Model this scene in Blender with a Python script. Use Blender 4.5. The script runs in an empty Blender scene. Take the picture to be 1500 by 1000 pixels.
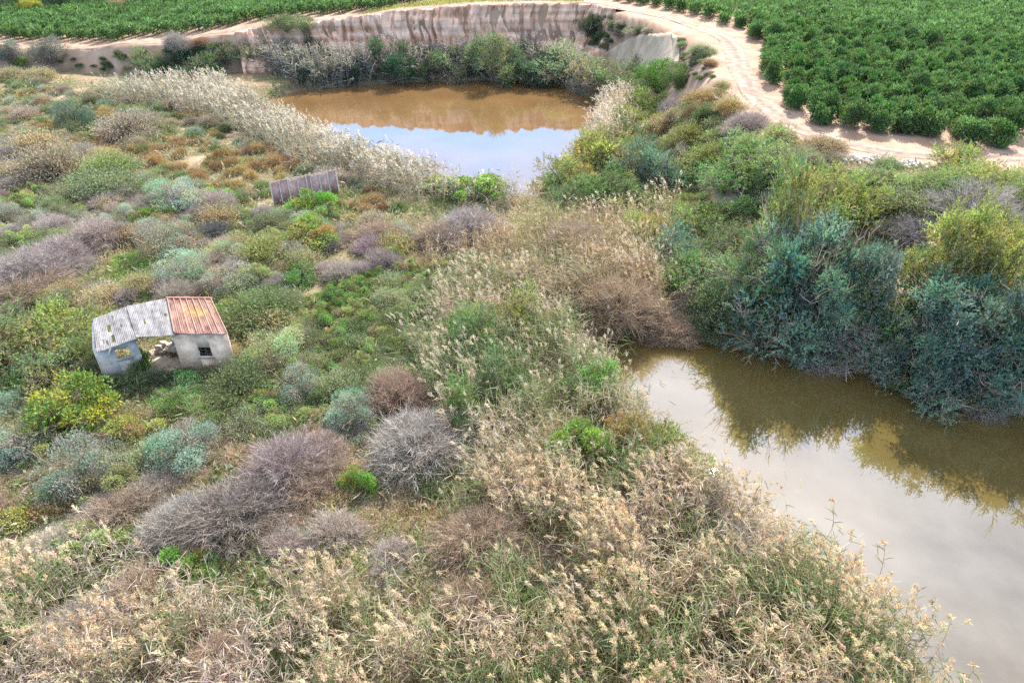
import bpy, math
import numpy as np
from mathutils import Vector

# ------------------------------------------------------------------ camera, world, sun, exposure
SC = bpy.context.scene
COL = SC.collection
CAM_H, PITCH = 25.0, math.radians(33.0)
SUN_EL, SUN_AZ = math.radians(41.6), math.radians(21.9)     # azimuth to the right of +Y

cam_data = bpy.data.cameras.new('camera')
cam_data.sensor_width = 36.0
cam_data.lens = 24.0
cam_data.clip_end = 9000.0
cam = bpy.data.objects.new('camera', cam_data)
cam.location = (0, 0, CAM_H)
cam.rotation_euler = (math.pi / 2 - PITCH, 0, 0)
COL.objects.link(cam)
SC.camera = cam

world = bpy.data.worlds.new('World')
SC.world = world
world.use_nodes = True
wn, wl = world.node_tree.nodes, world.node_tree.links
wn.clear()
w_out = wn.new('ShaderNodeOutputWorld')
w_bg = wn.new('ShaderNodeBackground')
w_bg.inputs['Strength'].default_value = 0.118
sky = wn.new('ShaderNodeTexSky')
sky.sky_type = 'NISHITA'
sky.sun_disc = False
sky.sun_elevation = SUN_EL
sky.sun_rotation = SUN_AZ
sky.dust_density = 0.3
sky.ozone_density = 2.5
tc = wn.new('ShaderNodeTexCoord')
nz = wn.new('ShaderNodeTexNoise')
nz.inputs['Scale'].default_value = 2.2
nz.inputs['Detail'].default_value = 6
nz.inputs['Roughness'].default_value = 0.55
mp = wn.new('ShaderNodeMapping')
mp.inputs['Scale'].default_value = (1, 1, 2.4)
ramp = wn.new('ShaderNodeValToRGB')
ramp.color_ramp.elements[0].position = 0.38
ramp.color_ramp.elements[1].position = 0.66
mixc = wn.new('ShaderNodeMixRGB')
mixc.inputs['Color2'].default_value = (9.6, 11.0, 13.2, 1)      # thin bright cloud
wl.new(tc.outputs['Generated'], mp.inputs['Vector'])
wl.new(mp.outputs['Vector'], nz.inputs['Vector'])
wl.new(nz.outputs['Fac'], ramp.inputs['Fac'])
wl.new(ramp.outputs['Color'], mixc.inputs['Fac'])
sepd = wn.new('ShaderNodeSeparateXYZ')
cgrad = wn.new('ShaderNodeValToRGB')
cgrad.color_ramp.elements[0].position, cgrad.color_ramp.elements[0].color = .26, (.10, .47, .95, 1)
cgrad.color_ramp.elements[1].position, cgrad.color_ramp.elements[1].color = .60, (.96, .94, .98, 1)
cscale = wn.new('ShaderNodeMixRGB')
cscale.blend_type = 'MULTIPLY'
cscale.inputs['Fac'].default_value = 1
cscale.inputs['Color2'].default_value = (11.0, 11.4, 12.2, 1)
wl.new(tc.outputs['Generated'], sepd.inputs['Vector'])
wl.new(sepd.outputs['Z'], cgrad.inputs['Fac'])
wl.new(cgrad.outputs['Color'], cscale.inputs['Color1'])
wl.new(cscale.outputs['Color'], mixc.inputs['Color2'])
wl.new(sky.outputs['Color'], mixc.inputs['Color1'])
wl.new(mixc.outputs['Color'], w_bg.inputs['Color'])
wl.new(w_bg.outputs['Background'], w_out.inputs['Surface'])

sun_data = bpy.data.lights.new('sun', 'SUN')
sun_data.energy = 5.0
sun_data.angle = math.radians(0.5)
sun_data.color = (1.0, 0.96, 0.90)
sun = bpy.data.objects.new('sun', sun_data)
sd = Vector((math.sin(SUN_AZ) * math.cos(SUN_EL), math.cos(SUN_AZ) * math.cos(SUN_EL), math.sin(SUN_EL)))
sun.rotation_euler = sd.to_track_quat('Z', 'Y').to_euler()
sun.location = (60, 150, 120)
COL.objects.link(sun)

SC.view_settings.view_transform = 'Standard'
SC.view_settings.look = 'None'
SC.view_settings.gamma = 1.0
SC.view_settings.use_curve_mapping = False
SC.view_settings.exposure = 1.42
SC.render.engine = 'CYCLES'
SC.cycles.max_bounces = 6
SC.cycles.diffuse_bounces = 3
SC.cycles.glossy_bounces = 2
SC.cycles.transmission_bounces = 3
SC.cycles.sample_clamp_indirect = 6.0
SC.cycles.use_denoising = False

# ------------------------------------------------------------------ helpers: projection and small maths
rng = np.random.default_rng(7)
CP, SP = math.cos(PITCH), math.sin(PITCH)


def ray(px, py):
    x = (px - 750.0) / 1000.0
    y = (py - 500.0) / 1000.0
    return np.array([x, CP - y * SP, -SP - y * CP])


def at(px, py, z=0.0):
    d = ray(px, py)
    t = (z - CAM_H) / d[2]
    return np.array([d[0] * t, d[1] * t, z])


def depth_of(p):
    return p[1] * CP - (p[2] - CAM_H) * SP


def project(p):
    zc = depth_of(p)
    return 750 + 1000 * p[0] / zc, 500 - 1000 * (p[1] * SP + (p[2] - CAM_H) * CP) / zc


def seg_dist(P, poly, closed=True):
    """distance of points P (n,2) to a polyline"""
    poly = np.asarray(poly, float)
    a = poly
    b = np.roll(poly, -1, axis=0)
    if not closed:
        a, b = a[:-1], b[:-1]
    best = np.full(len(P), 1e9)
    for p0, p1 in zip(a, b):
        d = p1 - p0
        L = max(float(d @ d), 1e-9)
        t = np.clip(((P - p0) @ d) / L, 0, 1)
        q = P - (p0 + t[:, None] * d)
        best = np.minimum(best, np.hypot(q[:, 0], q[:, 1]))
    return best


def inside(P, poly):
    poly = np.asarray(poly, float)
    x, y = P[:, 0], P[:, 1]
    res = np.zeros(len(P), bool)
    j = len(poly) - 1
    for i in range(len(poly)):
        xi, yi = poly[i]
        xj, yj = poly[j]
        c = ((yi > y) != (yj > y)) & (x < (xj - xi) * (y - yi) / (yj - yi + 1e-12) + xi)
        res ^= c
        j = i
    return res


def smooth(t):
    t = np.clip(t, 0, 1)
    return t * t * (3 - 2 * t)


def vnoise(x, y, seed=0):
    """value noise on a lattice, 0..1"""
    xi, yi = np.floor(x).astype(np.int64), np.floor(y).astype(np.int64)
    fx, fy = smooth(x - xi), smooth(y - yi)

    def h(a, b):
        n = (a * 374761393 + b * 668265263 + seed * 1442695041) & 0x7fffffff
        n = ((n ^ (n >> 13)) * 1274126177) & 0x7fffffff
        return ((n ^ (n >> 16)) & 0xffff) / 65535.0
    return (h(xi, yi) * (1 - fx) + h(xi + 1, yi) * fx) * (1 - fy) + (h(xi, yi + 1) * (1 - fx) + h(xi + 1, yi + 1) * fx) * fy


def fbm(x, y, seed=0, oct=4):
    s, a, t = 0, 0.5, 0
    for i in range(oct):
        s = s + a * vnoise(x * 2 ** i, y * 2 ** i, seed + i)
        t += a
        a *= 0.5
    return s / t


def unit(v):
    return v / np.maximum(np.linalg.norm(v, axis=-1, keepdims=True), 1e-9)


# ------------------------------------------------------------------ helpers: objects
def put(name, mesh, parent=None, loc=None):
    o = bpy.data.objects.new(name, mesh)
    COL.objects.link(o)
    if parent is not None:
        o.parent = parent
    if loc is not None:
        o.location = loc
    return o


def tag(o, label=None, cat=None, group=None, kind=None):
    if label:
        o['label'] = label
    if cat:
        o['category'] = cat
    if group:
        o['group'] = group
    if kind:
        o['kind'] = kind
    return o


class Quads:
    """collects quads (numpy) and builds one mesh with a point colour attribute"""

    def __init__(self):
        self.v, self.f, self.c, self.n = [], [], [], 0

    def add(self, V, F, C):
        self.v.append(np.asarray(V, np.float32))
        self.f.append(np.asarray(F, np.int32) + self.n)
        self.c.append(np.asarray(C, np.float32))
        self.n += len(V)

    def leaves(self, P, A, B, L, W, C):
        """diamond blades: base P, long axis A, side B, sizes L W (n,), colour C (n,3)"""
        n = len(P)
        L = np.broadcast_to(L, (n,))[:, None]
        W = np.broadcast_to(W, (n,))[:, None]
        V = np.empty((n, 4, 3))
        V[:, 0] = P
        V[:, 1] = P + A * L * 0.45 + B * W * 0.5
        V[:, 2] = P + A * L
        V[:, 3] = P + A * L * 0.45 - B * W * 0.5
        F = np.arange(n * 4).reshape(n, 4)
        self.add(V.reshape(-1, 3), F, np.repeat(C, 4, axis=0))

    def ribbons(self, X, W, side, C):
        """polylines X (n,k,3), widths W (k,) or (n,k), side (n,3), colour C (n,3)"""
        n, k = X.shape[:2]
        W = np.broadcast_to(W, (n, k))[:, :, None]
        a = X + side[:, None, :] * W * 0.5
        b = X - side[:, None, :] * W * 0.5
        V = np.stack([a, b], axis=2).reshape(-1, 3)
        i = (np.arange(n)[:, None] * k + np.arange(k - 1)[None, :]).reshape(-1) * 2
        F = np.stack([i, i + 1, i + 3, i + 2], axis=1)
        self.add(V, F, np.repeat(C, k * 2, axis=0))

    def tubes(self, X, R, C, sides=5):
        n, k = X.shape[:2]
        R = np.broadcast_to(R, (n, k))
        d = unit(X[:, -1] - X[:, 0])
        ref = np.where(np.abs(d[:, 2:3]) > 0.8, np.array([[1., 0, 0]]), np.array([[0, 0, 1.]]))
        u = unit(np.cross(d, ref))
        w = np.cross(d, u)
        ang = np.arange(sides) * 2 * math.pi / sides
        ring = u[:, None, :] * np.cos(ang)[None, :, None] + w[:, None, :] * np.sin(ang)[None, :, None]
        V = (X[:, :, None, :] + ring[:, None] * R[:, :, None, None]).reshape(-1, 3)
        F = []
        for j in range(k - 1):
            for s in range(sides):
                a = j * sides + s
                b = j * sides + (s + 1) % sides
                F.append((a, b, b + sides, a + sides))
        F = (np.array(F)[None] + (np.arange(n) * k * sides)[:, None, None]).reshape(-1, 4)
        self.add(V, F, np.repeat(C, k * sides, axis=0))

    def box(self, c, s, C=(1, 1, 1), ax=None):
        """box centre c, size s, optional axes matrix ax (3 rows)"""
        c = np.asarray(c, float)
        ax = np.eye(3) if ax is None else np.asarray(ax, float)
        V = []
        for i in (-1, 1):
            for j in (-1, 1):
                for k in (-1, 1):
                    V.append(c + ax[0] * i * s[0] / 2 + ax[1] * j * s[1] / 2 + ax[2] * k * s[2] / 2)
        F = [(0, 1, 3, 2), (4, 6, 7, 5), (0, 4, 5, 1), (2, 3, 7, 6), (0, 2, 6, 4), (1, 5, 7, 3)]
        self.add(V, F, [C] * 8)

    def mesh(self, name, mat, smooth_shade=False):
        V = np.concatenate(self.v)
        F = np.concatenate(self.f)
        C = np.concatenate(self.c)
        me = bpy.data.meshes.new(name)
        me.vertices.add(len(V))
        me.vertices.foreach_set('co', V.astype(np.float32).ravel())
        me.loops.add(F.size)
        me.loops.foreach_set('vertex_index', F.astype(np.int32).ravel())
        me.polygons.add(len(F))
        me.polygons.foreach_set('loop_start', (np.arange(len(F)) * 4).astype(np.int32))
        me.polygons.foreach_set('loop_total', np.full(len(F), 4, np.int32))
        if smooth_shade:
            me.polygons.foreach_set('use_smooth', np.ones(len(F), bool))
        me.update(calc_edges=True)
        at_ = me.color_attributes.new('Col', 'FLOAT_COLOR', 'POINT')
        at_.data.foreach_set('color', np.concatenate([C, np.ones((len(C), 1), np.float32)], axis=1).astype(np.float32).ravel())
        me.materials.append(mat)
        return me


# ------------------------------------------------------------------ materials
def new_mat(name):
    m = bpy.data.materials.new(name)
    m.use_nodes = True
    n, l = m.node_tree.nodes, m.node_tree.links
    n.clear()
    return m, n, l, n.new('ShaderNodeOutputMaterial')


def plant_mat(name, trans=0.35, rough=0.6, warm=(1.12, 1.2, 0.7)):
    """blade colour = mesh attribute x object colour, part of the light passes through"""
    m, n, l, out = new_mat(name)
    a = n.new('ShaderNodeAttribute')
    a.attribute_name = 'Col'
    oi = n.new('ShaderNodeObjectInfo')
    mul = n.new('ShaderNodeMixRGB')
    mul.blend_type = 'MULTIPLY'
    mul.inputs['Fac'].default_value = 1
    l.new(a.outputs['Color'], mul.inputs['Color1'])
    l.new(oi.outputs['Color'], mul.inputs['Color2'])
    p = n.new('ShaderNodeBsdfPrincipled')
    p.inputs['Roughness'].default_value = rough
    p.inputs['Specular IOR Level'].default_value = 0.12
    l.new(mul.outputs['Color'], p.inputs['Base Color'])
    if trans > 0:
        t = n.new('ShaderNodeBsdfTranslucent')
        w = n.new('ShaderNodeMixRGB')
        w.blend_type = 'MULTIPLY'
        w.inputs['Fac'].default_value = 1
        w.inputs['Color2'].default_value = (*warm, 1)
        l.new(mul.outputs['Color'], w.inputs['Color1'])
        l.new(w.outputs['Color'], t.inputs['Color'])
        mx = n.new('ShaderNodeMixShader')
        mx.inputs['Fac'].default_value = trans
        l.new(p.outputs['BSDF'], mx.inputs[1])
        l.new(t.outputs['BSDF'], mx.inputs[2])
        l.new(mx.outputs['Shader'], out.inputs['Surface'])
    else:
        l.new(p.outputs['BSDF'], out.inputs['Surface'])
    return m


def noise_mat(name, c1, c2, scale=3.0, rough=0.85, detail=6, c3=None, stretch=(1, 1, 1), bump=0.0, lo=.35, hi=.65):
    m, n, l, out = new_mat(name)
    tcn = n.new('ShaderNodeTexCoord')
    mpn = n.new('ShaderNodeMapping')
    mpn.inputs['Scale'].default_value = stretch
    l.new(tcn.outputs['Object'], mpn.inputs['Vector'])
    nn = n.new('ShaderNodeTexNoise')
    nn.inputs['Scale'].default_value = scale
    nn.inputs['Detail'].default_value = detail
    l.new(mpn.outputs['Vector'], nn.inputs['Vector'])
    r = n.new('ShaderNodeValToRGB')
    r.color_ramp.elements[0].position = lo
    r.color_ramp.elements[0].color = (*c1, 1)
    r.color_ramp.elements[1].position = hi
    r.color_ramp.elements[1].color = (*c2, 1)
    if c3:
        e = r.color_ramp.elements.new((lo + hi) / 2)
        e.color = (*c3, 1)
    l.new(nn.outputs['Fac'], r.inputs['Fac'])
    p = n.new('ShaderNodeBsdfPrincipled')
    p.inputs['Roughness'].default_value = rough
    p.inputs['Specular IOR Level'].default_value = 0.3
    l.new(r.outputs['Color'], p.inputs['Base Color'])
    if bump:
        b = n.new('ShaderNodeBump')
        b.inputs['Strength'].default_value = bump
        b.inputs['Distance'].default_value = 0.05
        l.new(nn.outputs['Fac'], b.inputs['Height'])
        l.new(b.outputs['Normal'], p.inputs['Normal'])
    l.new(p.outputs['BSDF'], out.inputs['Surface'])
    return m


M_LEAF = plant_mat('leaf', 0.33)
M_CITRUS = plant_mat('citrus_leaf', 0.36, 0.5)
M_REED = plant_mat('reed_blade', 0.40, 0.6, (1.15, 1.05, 0.8))
M_TWIG = plant_mat('twig', 0.12, 0.8, (1, 1, 1))
M_BARK = noise_mat('bark', (0.10, 0.075, 0.055), (0.2, 0.16, 0.12), 9, stretch=(1, 1, .3))


# ground: soil, litter and short green growth mixed by the attribute 'bare'
def ground_mat():
    m, n, l, out = new_mat('ground_soil')
    a = n.new('ShaderNodeAttribute')
    a.attribute_name = 'Col'
    sep = n.new('ShaderNodeSeparateColor')
    l.new(a.outputs['Color'], sep.inputs['Color'])
    tcn = n.new('ShaderNodeTexCoord')

    def noise(s, d=6):
        q = n.new('ShaderNodeTexNoise')
        q.inputs['Scale'].default_value = s
        q.inputs['Detail'].default_value = d
        l.new(tcn.outputs['Object'], q.inputs['Vector'])
        return q

    def rampn(src, els):
        r = n.new('ShaderNodeValToRGB')
        r.color_ramp.elements[0].position, r.color_ramp.elements[0].color = els[0][0], (*els[0][1], 1)
        r.color_ramp.elements[1].position, r.color_ramp.elements[1].color = els[-1][0], (*els[-1][1], 1)
        for p_, c_ in els[1:-1]:
            e = r.color_ramp.elements.new(p_)
            e.color = (*c_, 1)
        l.new(src.outputs['Fac'], r.inputs['Fac'])
        return r
    soil = rampn(noise(0.35), [(.3, (.24, .145, .095)), (.5, (.32, .21, .14)), (.7, (.39, .28, .20))])
    cover = rampn(noise(0.8), [(.28, (.05, .075, .02)), (.42, (.13, .12, .055)), (.55, (.20, .15, .09)), (.72, (.11, .13, .04))])
    fine = noise(7, 4)
    add = n.new('ShaderNodeMath')
    add.operation = 'MULTIPLY_ADD'
    add.inputs[1].default_value = 0.7
    l.new(fine.outputs['Fac'], add.inputs[0])
    sub = n.new('ShaderNodeMath')
    sub.operation = 'SUBTRACT'
    sub.inputs[1].default_value = 0.35
    l.new(sep.outputs['Red'], sub.inputs[0])
    l.new(sub.outputs[0], add.inputs[2])
    mx = n.new('ShaderNodeMixRGB')
    l.new(add.outputs[0], mx.inputs['Fac'])
    l.new(cover.outputs['Color'], mx.inputs['Color1'])
    l.new(soil.outputs['Color'], mx.inputs['Color2'])
    p = n.new('ShaderNodeBsdfPrincipled')
    p.inputs['Roughness'].default_value = 0.95
    p.inputs['Specular IOR Level'].default_value = 0.15
    b = n.new('ShaderNodeBump')
    b.inputs['Strength'].default_value = 0.5
    b.inputs['Distance'].default_value = 0.08
    l.new(fine.outputs['Fac'], b.inputs['Height'])
    l.new(b.outputs['Normal'], p.inputs['Normal'])
    l.new(mx.outputs['Color'], p.inputs['Base Color'])
    l.new(p.outputs['BSDF'], out.inputs['Surface'])
    return m


def water_mat(name, c1, c2, ior=1.45, rough=0.02, bump=0.02):
    m, n, l, out = new_mat(name)
    tcn = n.new('ShaderNodeTexCoord')
    nn = n.new('ShaderNodeTexNoise')
    nn.inputs['Scale'].default_value = 0.12
    nn.inputs['Detail'].default_value = 4
    l.new(tcn.outputs['Object'], nn.inputs['Vector'])
    r = n.new('ShaderNodeValToRGB')
    r.color_ramp.elements[0].position, r.color_ramp.elements[0].color = .35, (*c1, 1)
    r.color_ramp.elements[1].position, r.color_ramp.elements[1].color = .65, (*c2, 1)
    l.new(nn.outputs['Fac'], r.inputs['Fac'])
    n2 = n.new('ShaderNodeTexNoise')
    n2.inputs['Scale'].default_value = 1.6
    n2.inputs['Detail'].default_value = 3
    l.new(tcn.outputs['Object'], n2.inputs['Vector'])
    b = n.new('ShaderNodeBump')
    b.inputs['Strength'].default_value = bump
    b.inputs['Distance'].default_value = 0.2
    l.new(n2.outputs['Fac'], b.inputs['Height'])
    p = n.new('ShaderNodeBsdfPrincipled')
    p.inputs['Roughness'].default_value = rough
    p.inputs['IOR'].default_value = ior
    l.new(b.outputs['Normal'], p.inputs['Normal'])
    l.new(r.outputs['Color'], p.inputs['Base Color'])
    l.new(p.outputs['BSDF'], out.inputs['Surface'])
    return m


M_GROUND = ground_mat()
M_POND = water_mat('pond_water', (.125, .070, .028), (.16, .09, .036), 2.2, 0.015, 0.010)
M_RIVER = water_mat('river_water', (.095, .068, .02), (.118, .083, .026), 2.75, 0.004, 0.003)

# ------------------------------------------------------------------ terrain
FOOT = [(-400, 118, 1.5), (0, 108, 1.5), (80, 104, 1.5), (230, 109, 1.5), (330, 110, 1.0), (400, 107, 1), (480, 100, 1), (600, 98, 1),
        (700, 97, 1), (780, 97, 1), (850, 100, 1), (890, 112, 1), (925, 130, 1), (945, 165, 1), (955, 205, 1), (975, 255, 1),
        (1000, 310, 1), (1030, 380, 1), (1060, 450, 1), (1090, 488, .6), (1250, 538, .4), (1400, 592, .4), (1500, 608, .4), (1800, 660, .4)]
TOP = [(-400, 72, 4.5), (0, 74, 4.5), (90, 72, 4.6), (230, 66, 5.5), (330, 52, 6.7), (400, 40, 7.5), (450, 35, 7.9), (480, 32, 8.1), (600, 17, 9.4), (700, 9, 10.2),
       (780, 6, 10.2), (860, 8, 10), (920, 23, 9.6), (1000, 48, 9), (1040, 78, 8.5), (1055, 110, 8), (1085, 150, 7.6), (1130, 195, 7.2),
       (1210, 228, 7), (1330, 244, 6.8), (1500, 252, 6.5), (1800, 262, 6.5)]
Fw = np.array([at(*p) for p in FOOT])
Tw = np.array([at(*p) for p in TOP])
POND_PX = [(380, 150), (440, 134), (520, 127), (620, 121), (700, 119), (775, 116), (820, 126), (868, 148), (875, 175), (858, 210), (825, 245), (805, 272),
           (780, 292), (735, 298), (690, 290), (630, 272), (560, 250), (490, 225), (430, 190), (385, 165)]
RIVER_PX = [(905, 500), (960, 497), (1010, 503), (1070, 512), (1150, 532), (1250, 548), (1330, 583), (1400, 602), (1500, 615), (1900, 690), (2600, 1000), (2300, 1500),
            (1650, 1500), (1470, 1080), (1385, 1005), (1308, 925), (1232, 850), (1162, 790), (1092, 750), (1012, 690), (945, 620), (902, 565), (885, 520)]
POND = np.array([at(x, y, 0)[:2] for x, y in POND_PX])
RIVER = np.array([at(x, y, 0)[:2] for x, y in RIVER_PX])
LOW_POLY = np.vstack([Fw[:, :2], [[400, 25], [400, -200], [-600, -200], [-600, Fw[0, 1]]]])
HIGH_POLY = np.vstack([Tw[:, :2], [[400, Tw[-1, 1]], [4000, Tw[-1, 1]], [4000, 9000], [-4000, 9000], [-4000, Tw[0, 1]]]])


def terrain(P):
    """height and bareness at points (n,2)"""
    n = len(P)
    low = 1.35 + 0.5 * (fbm(P[:, 0] / 9, P[:, 1] / 9, 3) - .5) + 0.25 * (fbm(P[:, 0] / 2.2, P[:, 1] / 2.2, 5, 3) - .5)
    for poly in (POND, RIVER):
        d = seg_dist(P, poly)
        d = np.where(inside(P, poly), -d, d)
        k = smooth((d + 0.8) / 3.2)
        low = -0.9 + (low + 0.9) * k
    dT = seg_dist(P, Tw[:, :2], False)
    dF = seg_dist(P, Fw[:, :2], False)
    w = np.zeros(n)
    hp = np.zeros(n)
    for q in Tw:                                                  # plateau height from the edge points
        k = 1.0 / ((P[:, 0] - q[0]) ** 2 + (P[:, 1] - q[1]) ** 2 + 4.0) ** 1.5
        hp += k * q[2]
        w += k
    hp = hp / w + 0.3 * (fbm(P[:, 0] / 12, P[:, 1] / 12, 9) - .5)
    t = dF / (dF + dT + 1e-6)
    hi, lo = inside(P, HIGH_POLY), inside(P, LOW_POLY)
    cl = (P[:, 0] > -47) & (P[:, 0] < 16) & (P[:, 1] > 100)          # the step hides behind the cliff face
    t = np.where(cl, np.clip((t - .6) / .4, 0, 1), t)
    t = np.where(hi, 1.0, np.where(lo, 0.0, t))
    rough = ((fbm(P[:, 0] / 1.6, P[:, 1] / 1.6, 13) - .5) * 1.3 + (fbm(P[:, 0] / 4, P[:, 1] / 4, 17, 2) - .5) * 1.6) * np.sin(np.pi * np.clip(t, 0, 1))
    z = low + (hp - low) * smooth(t) + rough
    # bareness: plateau and the dry slopes are bare, the low plain and the slope above the river are covered
    wet = smooth((P[:, 0] - 24) / 6) * smooth((78 - P[:, 1]) / 10)
    bare = np.where(hi, 0.95, np.where(lo, 0.10, 0.95 * (1 - wet) + .1 * wet))
    spots = fbm(P[:, 0] / 3.0, P[:, 1] / 3.0, 21, 3)
    far = smooth((P[:, 1] - 48) / 25)
    bare = np.where(lo, np.clip(bare + (spots > .60) * far * .65, 0, 1), bare)
    return z, bare


gx = np.concatenate([-np.geomspace(4000, 112, 16), np.arange(-111, 111.1, 0.8), np.geomspace(112, 4000, 16)])
gy = np.concatenate([[-400, -150, -60, -20, 0], np.arange(8, 170, 0.8), np.geomspace(171, 6500, 22)])
GX, GY = np.meshgrid(gx, gy)
GP = np.stack([GX.ravel(), GY.ravel()], 1)
GZ, GB = terrain(GP)
GZ = GZ.reshape(GX.shape)


def hgt(P):
    """bilinear height of the terrain sheet"""
    P = np.atleast_2d(P)
    i = np.clip(np.searchsorted(gx, P[:, 0]) - 1, 0, len(gx) - 2)
    j = np.clip(np.searchsorted(gy, P[:, 1]) - 1, 0, len(gy) - 2)
    fx = (P[:, 0] - gx[i]) / (gx[i + 1] - gx[i])
    fy = (P[:, 1] - gy[j]) / (gy[j + 1] - gy[j])
    return (GZ[j, i] * (1 - fx) + GZ[j, i + 1] * fx) * (1 - fy) + (GZ[j + 1, i] * (1 - fx) + GZ[j + 1, i + 1] * fx) * fy


def spot(px, py, h=0.0):
    """ground point whose height h above the ground is seen at the pixel"""
    d = ray(px, py)
    t = np.arange(8, 330, 0.15)
    X = np.outer(t, d)
    z = X[:, 2] + CAM_H - h
    g = np.maximum(hgt(X[:, :2]), 0.0)
    k = np.argmax(z < g)
    if k == 0:
        k = len(t) - 1
    return np.array([X[k, 0], X[k, 1], g[k]])


ny, nx = GX.shape
q = Quads()
ii = (np.arange(ny - 1)[:, None] * nx + np.arange(nx - 1)[None, :]).ravel()
q.add(np.column_stack([GP, GZ.ravel()]), np.stack([ii, ii + 1, ii + nx + 1, ii + nx], 1), np.repeat(GB[:, None], 3, axis=1))
ground = put('ground', q.mesh('ground', M_GROUND, True))
tag(ground, 'scrubby plain, quarry slopes and raised plateau of pale earth', 'ground', kind='structure')


def water_sheet(name, poly, mat, label):
    x0, y0 = poly.min(0) - 3
    x1, y1 = poly.max(0) + 3
    me = bpy.data.meshes.new(name)
    me.from_pydata([(x0, y0, 0), (x1, y0, 0), (x1, y1, 0), (x0, y1, 0)], [], [(0, 1, 2, 3)])
    me.materials.append(mat)
    tag(put(name, me), label, 'water', kind='structure')


water_sheet('pond_water', POND, M_POND, 'round muddy orange brown pond in the quarry pit')
water_sheet('river_water', RIVER, M_RIVER, 'still muddy river arm beside the teal trees')

# dirt track: a sheet draped along the plateau edge
M_TRACK = noise_mat('track_dirt', (.20, .135, .10), (.34, .255, .20), 1.3, .95, 9, c3=(.28, .20, .15), bump=.5)
_n, _l = M_TRACK.node_tree.nodes, M_TRACK.node_tree.links
_p = next(q_ for q_ in _n if q_.type == 'BSDF_PRINCIPLED')
_src = _p.inputs['Base Color'].links[0].from_socket
_at = _n.new('ShaderNodeAttribute')
_at.attribute_name = 'Col'
_mx = _n.new('ShaderNodeMixRGB')
_mx.blend_type = 'MULTIPLY'
_mx.inputs['Fac'].default_value = 1
_l.new(_src, _mx.inputs['Color1'])
_l.new(_at.outputs['Color'], _mx.inputs['Color2'])
_l.new(_mx.outputs['Color'], _p.inputs['Base Color'])
M_GRAVEL = noise_mat('track_gravel', (.42, .33, .27), (.62, .52, .43), 2.2, .95, 8, bump=.5)


def ribbon(name, pts, widths, mat, label, lift=0.06, n=260):
    pts = np.array(pts, float)
    s = np.concatenate([[0], np.cumsum(np.hypot(*(np.diff(pts, axis=0).T)))])
    u = np.linspace(0, s[-1], n)
    c = np.stack([np.interp(u, s, pts[:, k]) for k in (0, 1)], 1)
    for _ in range(12):
        c[1:-1] = (c[:-2] + 2 * c[1:-1] + c[2:]) / 4
    w = np.interp(u, s, widths)
    tan = np.gradient(c, axis=0)
    tan /= np.hypot(tan[:, 0], tan[:, 1])[:, None]
    nor = np.stack([-tan[:, 1], tan[:, 0]], 1)
    m = 13
    V, K = [], []
    for j, f in enumerate(np.linspace(-.5, .5, m)):
        jit = 0.0
        if j in (0, m - 1):
            jit = (fbm(u / 1.5, u * 0 + j, 31) - .5) * 1.3
        p = c + nor * (f * w + jit * np.sign(f))[:, None]
        z = hgt(p) + (lift if 1 < j < m - 2 else (-.12 if j in (0, m - 1) else lift * .7)) - 0.10 * math.exp(-((abs(f) - .22) / .07) ** 2) * 0.5
        V.append(np.column_stack([p, z]))
        fs = f + .16 * (fbm(u / 5, u * 0, 85) - .5) + .10 * (fbm(u / 1.7, u * 0, 86) - .5)
        rut = np.exp(-((np.abs(fs) - .22) / .09) ** 2) * np.clip(fbm(u / 3, u * 0 + (f > 0) * 5, 87) * 1.8 - .3, 0, 1)
        k = .86 + .30 * rut - .14 * np.exp(-(fs / .08) ** 2) + .30 * (fbm(u / 2.5, u * 0 + j * .7, 81) - .5)
        K.append(np.stack([k, k * .985, k * (.97 - .06 * (1 - rut))], 1))
    V = np.stack(V, 1).reshape(-1, 3)
    K = np.stack(K, 1).reshape(-1, 3)
    i = (np.arange(n - 1)[:, None] * m + np.arange(m - 1)[None, :]).ravel()
    Q = Quads()
    Q.add(V, np.stack([i, i + 1, i + m + 1, i + m], 1), K)
    return tag(put(name, Q.mesh(name, mat, True)), label, 'track', kind='structure')


TRACK_PX = [(-300, 66, 4.7), (0, 69, 4.7), (90, 68, 4.8), (230, 60, 5.8), (330, 46, 6.8), (420, 33, 7.8), (480, 26, 8.2), (600, 11, 9.5), (720, 3, 10.1), (800, 1, 10.2),
            (870, 4, 10), (930, 17, 9.6), (1010, 36, 9.1), (1070, 62, 8.6), (1082, 100, 8.1), (1110, 145, 7.7), (1165, 187, 7.3),
            (1240, 212, 7.1), (1330, 226, 6.9), (1420, 230, 6.7), (1500, 226, 6.6), (1800, 226, 6.5)]
TRACK = [at(*p)[:2] for p in TRACK_PX]
ribbon('dirt_track', TRACK, [2.6] * 7 + [2.2] * 3 + [2.6] * 3 + [3.1] * 9, M_TRACK, 'pale pinkish dirt track along the quarry edge and orchard')
PATH = [spot(x, y)[:2] for x, y in [(-60, 128), (20, 125), (90, 121), (150, 116), (190, 112)]]
ribbon('foot_path', PATH, [1.0] * 5, M_TRACK, 'narrow pale foot path across the scrub plain', .06, 90)

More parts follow.
